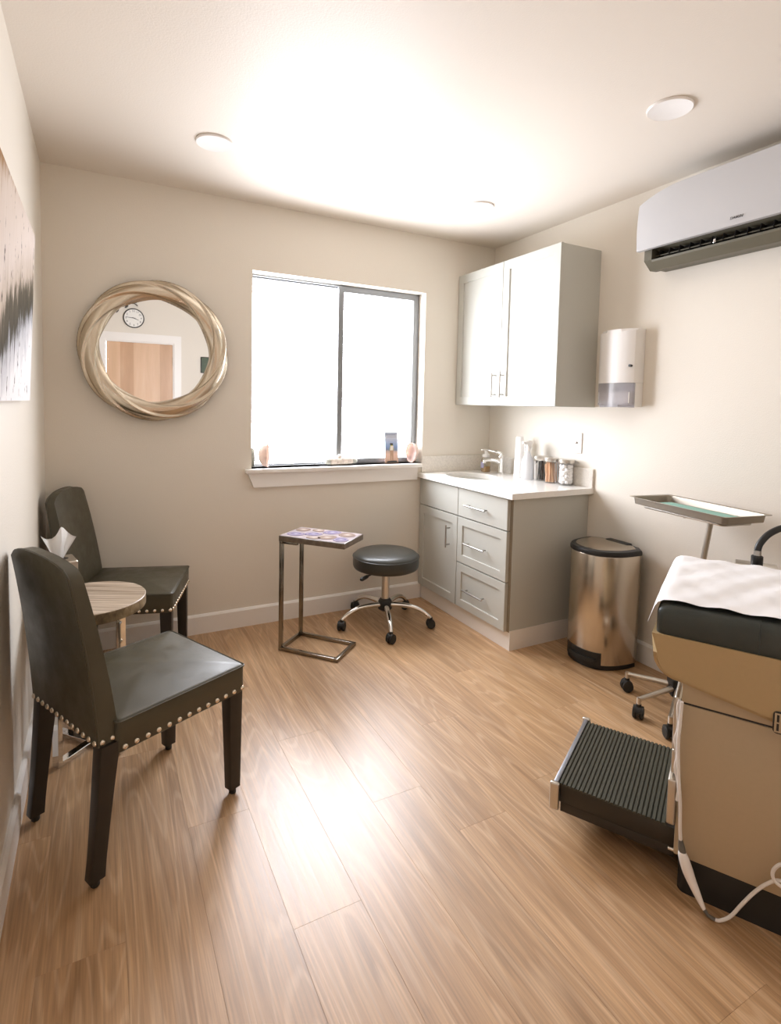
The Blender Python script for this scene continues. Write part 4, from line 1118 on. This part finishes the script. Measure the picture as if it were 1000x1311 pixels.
# power cord with tapered inline handle hanging by the table
cd = thing('power_cord', 'white cord with a tapered inline handle hanging down the exam table side', 'cord', (-1.121, -2.285, 0.0), RZ)
yc = 0.026
up_pts = [(0.010, yc, 0.545), (0.012, yc, 0.48), (0.0135, yc, 0.43), (0.011, yc, 0.381), (0.007, yc, 0.328), (0.001, yc, 0.266), (-0.002, yc, 0.201), (-0.005, yc, 0.163)]
bm = BM(); tube(bm, smooth_path(up_pts, 6), 0.0042, 8); tube(bm, [(p[0] + 0.006 + 0.003 * sin(i), p[1] - 0.007, p[2]) for i, p in enumerate(smooth_path(up_pts[:6], 4))], 0.0034, 8); obj('upper_cord', bm, M['cable'], cd)
bm = BM(); tube(bm, [(-0.005, yc, 0.166), (-0.008, yc, 0.148), (-0.0125, yc + 0.001, 0.126)], [0.0055, 0.0085, 0.0095], 12); obj('strain_relief', bm, M['grey_relief'], cd)
bm = BM(); tube(bm, smooth_path([(-0.008, yc, 0.140), (-0.014, yc + 0.002, 0.122), (-0.030, yc + 0.006, 0.083), (-0.052, yc + 0.012, 0.042), (-0.068, yc + 0.018, 0.016)], 5), [0.0065 + 0.0075 * sin(min(1, i / 8) * pi / 2) - 0.0095 * max(0, (i - 9) / 11) for i in range(21)], 14); obj('inline_handle', bm, M['white_plastic'], cd)
bm = BM(); tube(bm, [(-0.068, yc + 0.018, 0.0165), (-0.077, yc + 0.021, 0.0085), (-0.093, yc + 0.022, 0.0060)], [0.0048, 0.0046, 0.0042], 10); obj('cord_tip', bm, M['grey_relief'], cd)
low = [(-0.092, yc + 0.022, 0.0058), (-0.104, yc + 0.018, 0.0065), (-0.126, yc + 0.010, 0.024), (-0.148, yc + 0.004, 0.063), (-0.171, yc, 0.103), (-0.196, yc, 0.140), (-0.222, yc, 0.162), (-0.25, yc + 0.002, 0.150), (-0.245, yc + 0.008, 0.205), (-0.222, yc + 0.010, 0.212), (-0.206, yc + 0.010, 0.185), (-0.215, yc + 0.010, 0.160), (-0.26, yc + 0.008, 0.150), (-0.34, yc + 0.004, 0.165), (-0.50, yc, 0.19)]
bm = BM(); tube(bm, smooth_path(low, 7), 0.0042, 8); obj('lower_cord', bm, M['cable'], cd)

# ================================================================== INSTRUMENT TRAY STAND
ts = thing('instrument_stand', 'stainless instrument tray on a wheeled pole stand behind the exam table', 'tray stand', (-0.235, -1.690, 0))
TZ = 0.905
tq = [Vector(p) for p in ((-0.335, -1.465), (-0.405, -1.955), (-0.190, -1.990), (-0.085, -1.485))]
# tray oriented along its long axis
tc_ = sum(tq, Vector((0, 0))) / 4 - Vector((-0.235, -1.690)); ta = math.atan2(*((tq[1] - tq[0]) + (tq[2] - tq[3])).normalized().yx)
TL, TWd = 0.255, 0.122
def tr_xy(pts): return [(tc_.x + x * cos(ta) - y * sin(ta), tc_.y + x * sin(ta) + y * cos(ta)) for x, y in pts]
def R_(a, b, r): return tr_xy(rrect(-a, a, -b, b, r))
bm = BM(); stack(bm, [(R_(TL - 0.030, TWd - 0.030, 0.02), TZ - 0.022), (R_(TL - 0.016, TWd - 0.016, 0.02), TZ - 0.018), (R_(TL - 0.012, TWd - 0.012, 0.022), TZ + 0.010), (R_(TL, TWd, 0.012), TZ + 0.012), (R_(TL, TWd, 0.012), TZ + 0.0135),
                     (R_(TL - 0.0135, TWd - 0.0135, 0.022), TZ + 0.0118), (R_(TL - 0.0178, TWd - 0.0178, 0.02), TZ - 0.0165), (R_(TL - 0.031, TWd - 0.031, 0.02), TZ - 0.0203)]); obj('tray', bm, M['tray_steel'], ts, angle=30)
bm = BM(); fr = [Vector((*p, TZ - 0.029)) for p in R_(TL - 0.05, TWd - 0.045, 0.02)]; tube(bm, fr, 0.0055, 8, closed=True); obj('tray_holder', bm, M['satin_steel'], ts)
ptop = Vector((0.022, -0.085, TZ - 0.036))
bm = BM(); tube(bm, [(0, 0, 0.10), ptop * 1.0], 0.0115, 16); obj('pole', bm, M['satin_steel'], ts)
bm = BM(); p1 = R_(TL - 0.05, TWd - 0.045, 0.02); a1 = tr_xy([(0.02, TWd - 0.045), (0.02, -(TWd - 0.045))])
tube(bm, [(*a1[0], TZ - 0.0345), (*a1[1], TZ - 0.0345)], 0.0045, 8); obj('cross_bar', bm, M['satin_steel'], ts)
bm = BM(); box(bm, -0.044, 0.044, -0.036, 0.036, 0.055, 0.135, bev=0.010); hub = obj('hub', bm, M['black_plastic'], ts); hub.rotation_euler = (0, 0, radians(-35))
bm = BM(); tube(bm, [(0.0, 0, 0.094), (-0.036, -0.024, 0.094)], 0.0, 3) if False else None; bm.free()
for ex, ey in ((-0.095, 0.195), (-0.245, 0.018), (-0.255, -0.135), (0.12, -0.12)):
    L_ = math.hypot(ex, ey); a = math.atan2(ey, ex)
    bm = BM(); tube(bm, [(0.038 * ex / L_, 0.038 * ey / L_, 0.094), (ex, ey, 0.084)], [0.0125, 0.0095], 10); tube(bm, [(ex, ey, 0.092), (ex, ey, 0.060)], 0.0095, 10)
    lg = obj('leg', bm, M['satin_steel'], ts)
    h = obj('caster', hood_bm(), M['black_plastic'], lg, (ex, ey, 0.0), (0, 0, a + 0.6)); obj('wheels', caster_bm(), M['rubber'], lg, (ex, ey, 0.0), (0, 0, a + 0.6))
# green cloth lying in the tray
gc = thing('surgical_towel', 'folded green surgical towel lying in the steel tray', 'towel', (-0.235, -1.690, TZ - 0.0203))
bm = BM(); stack(bm, [(tr_xy(rrect(-0.185, 0.195, -0.085, 0.062, 0.008)), 0.0004), (tr_xy(rrect(-0.187, 0.197, -0.087, 0.064, 0.009)), 0.006), (tr_xy(rrect(-0.184, 0.193, -0.084, 0.060, 0.008)), 0.011), (tr_xy(rrect(-0.12, 0.15, -0.04, 0.03, 0.008)), 0.0125)]); obj('cloth', bm, M['towel_green'], gc)

# ================================================================== THINGS ON THE WINDOW SILL
SZ = 0.9299
def shell(label, x, y, w, h, tilt, mi_, mo_, rz, flip=1):
    t = thing('seashell', label, 'seashell', (x, y, SZ), rz, group='shells on the window sill')
    def cup(k, dz, rib):
        bm = BM(); N, Mv = 28, 10; ctr_ = None; R = []
        for j in range(Mv + 1):
            rr = j / Mv; row = []
            for i in range(N):
                a = 2 * pi * i / N; rad = rr * (1 + rib * cos(9 * a))
                row.append(bm.verts.new((k * math.sqrt(max(0, 1 - rr ** 2)) * 0.058 * flip, w / 2 * rad * cos(a), h / 2 + h / 2 * rad * sin(a) * (0.97 if sin(a) < 0 else 1.0))))
            R.append(row)
        for A, B in zip(R[1:], R[2:]):
            for i in range(N): bm.faces.new((A[i], A[(i + 1) % N], B[(i + 1) % N], B[i]))
        c = bm.verts.new(Vector((k * 0.058 * flip, 0, h / 2)))
        for i in range(N): bm.faces.new((c, R[1][i], R[1][(i + 1) % N]))
        bmesh.ops.solidify(bm, geom=bm.faces[:], thickness=0.004); bmesh.ops.translate(bm, verts=bm.verts, vec=(0, 0, max(0, -min(v.co.z for v in bm.verts)) + 0.0003)); return bm
    obj('outer_shell', cup(1.0, 0, 0.02), mo_, t, angle=80)
    obj('inner_lip', cup(0.80, 0, 0.02), mi_, t, angle=80)
    return t
shell('pale pink seashell at the left end of the window sill', -1.628, 0.020, 0.105, 0.152, 0, M['shell_pink'], M['shell_white'], radians(-24), -1)
shell('rough grey seashell behind the pink shell, against the left window reveal', -1.708, 0.062, 0.03, 0.118, 0, M['shell_white'], M['shell_rough'], radians(40), -1)
shell('pale pink seashell at the right end of the window sill', -0.640, 0.030, 0.100, 0.138, 0, M['shell_pink'], M['shell_white'], radians(196), -1)
fs = thing('striped_stone', 'banded pale stone log lying on the window sill below the mullion', 'stone', (-1.155, 0.025, SZ), radians(4))
bm = BM(); n = 16; P = [(-0.080 + 0.16 * i / n, 0.002 * sin(i * 1.7), 0.026 + 0.001 * sin(i * 2.3)) for i in range(n + 1)]
tube(bm, P, [0.023 + 0.0022 * sin(i * 2.9) - (0.006 if i in (0, n) else 0) for i in range(n + 1)], 18); obj('stone_body', bm, M['fossil'], fs, angle=60)
for sx in (-1, 1):
    bm = BM(); tube(bm, [(sx * 0.0805, 0, 0.026), (sx * 0.100, 0, 0.026), (sx * 0.112, 0, 0.026)], [0.021, 0.019, 0.011], 14); obj('stone_end', bm, M['shell_rough'], fs, angle=60)
bm = BM(); bmesh.ops.create_icosphere(bm, subdivisions=2, radius=0.012); bm.transform(Matrix.Translation((-0.010, 0, 0.058)) @ Matrix.Scale(1.5, 4, (1, 0, 0))); obj('stone_knob', bm, M['shell_white'], fs)

pc = thing('photo_card', 'upright beach photo card with a figure in yellow, on the window sill', 'photo card', (-0.785, 0.030, SZ), radians(-6))
lean_c = Matrix.Rotation(radians(-6), 4, 'X')
cb = obj('card', boxm(-0.047, 0.047, 0.0, 0.003, 0.0003, 0.210), M['beach'], pc); cb.data.transform(lean_c)
def pr(name, pts, mat, y=-0.0006):
    bm = BM(); prism(bm, pts, y, -0.0001, 'y'); bm.transform(lean_c); obj(name, bm, mat, cb)
pr('title_print', [(-0.040, 0.188), (0.030, 0.188), (0.030, 0.194), (-0.040, 0.194)], M['grey_print'])
pr('title_print', [(-0.030, 0.176), (0.034, 0.176), (0.034, 0.179), (-0.030, 0.179)], M['grey_print'])
pr('figure_top', [(-0.014, 0.088), (0.014, 0.088), (0.016, 0.100), (0.008, 0.122), (-0.006, 0.122), (-0.012, 0.104)], M['yellow_top'])
pr('figure_hair', [(-0.010, 0.1225), (0.010, 0.1225), (0.012, 0.134), (-0.010, 0.136)], M['dark_print'])
pr('figure_legs', [(-0.010, 0.020), (-0.003, 0.020), (-0.001, 0.060), (0.004, 0.020), (0.012, 0.020), (0.013, 0.0875), (-0.012, 0.0875)], M['skin_print'])
pr('rock_print', [(-0.040, 0.004), (0.042, 0.004), (0.036, 0.018), (0.010, 0.0195), (-0.028, 0.016)], M['dark_print'])
bm = BM(); box(bm, -0.010, 0.010, 0.0, 0.002, 0.0, 0.12); bm.transform(Matrix.Translation((0, 0.030, 0.0006)) @ Matrix.Rotation(radians(14), 4, 'X')); obj('stand_flap', bm, M['shell_white'], pc)

# ================================================================== SEEN IN THE MIRROR: clock, iron scroll, picture
ck = thing('wall_clock', 'round black and white wall clock above the wooden door, seen in the mirror', 'clock', (-2.170, -D, 2.205))
def disc(r, y0, y1, n=40): bm = BM(); prism(bm, [(r * cos(2 * pi * k / n), r * sin(2 * pi * k / n)) for k in range(n)], y0, y1, 'y'); return bm
obj('clock_face', disc(0.098, 0.001, 0.020), M['clock_white'], ck)
bm = BM(); tube(bm, [(0.100 * cos(2 * pi * k / 48), 0.018, 0.100 * sin(2 * pi * k / 48)) for k in range(48)], 0.0058, 8, closed=True); obj('clock_rim', bm, M['clock_black'], ck)
for h in range(1, 13):
    a = pi / 2 - h * pi / 6
    # wall faces +y: viewer sees x axis reversed
    T = Matrix(((-1, 0, 0, -0.076 * cos(a)), (0, 0, 1, 0.0206), (0, 1, 0, 0.076 * sin(a)), (0, 0, 0, 1)))
    text_obj('numeral', str(h), 0.030, M['clock_black'], ck, T)
def hand(name, ang, ln, wd, y):
    bm = BM(); prism(bm, [(-wd, -0.015), (wd, -0.015), (wd * 0.5, ln), (-wd * 0.5, ln)], y, y + 0.0012, 'y'); bm.transform(Matrix.Rotation(ang, 4, 'Y')); obj(name, bm, M['clock_black'], ck)
hand('hour_hand', radians(112), 0.052, 0.0045, 0.0222); hand('minute_hand', -radians(85), 0.074, 0.0035, 0.0238)
sc_ = thing('iron_scroll', 'small leafy wrought-iron scroll on the wall above the clock, seen in the mirror', 'wall ornament', (-2.26, -D, 2.30))
bm = BM(); tube(bm, smooth_path([(0.13, 0.012, 0.04), (0.09, 0.012, 0.065), (0.02, 0.012, 0.05), (-0.05, 0.012, 0.02), (-0.10, 0.012, -0.03), (-0.12, 0.012, -0.08)], 6), 0.006, 8); obj('stem', bm, M['iron'], sc_)
for x, z, r in ((0.10, 0.085, 0.4), (0.05, 0.085, 0.9), (-0.01, 0.066, 0.2), (-0.07, 0.038, 1.0), (-0.125, -0.03, 0.6), (0.02, 0.025, 2.4), (-0.07, -0.03, 2.2)):
    bm = BM(); prism(bm, [(0.024 * cos(2 * pi * k / 12), 0.011 * sin(2 * pi * k / 12)) for k in range(12)], 0.006, 0.010, 'y'); bm.transform(Matrix.Translation((x, 0, z)) @ Matrix.Rotation(r, 4, 'Y')); obj('iron_leaf', bm, M['iron'], sc_)
pf = thing('wall_picture', 'small dark green picture beside the door, seen at the mirror edge', 'picture', (-1.395, -D, 1.645))
obj('picture_frame', boxm(-0.075, 0.075, 0.001, 0.016, 0, 0.185, bev=0.002), M['black_wood'], pf)
obj('print', boxm(-0.067, 0.067, 0.0162, 0.0170, 0.008, 0.177), M['frame_green'], pf)
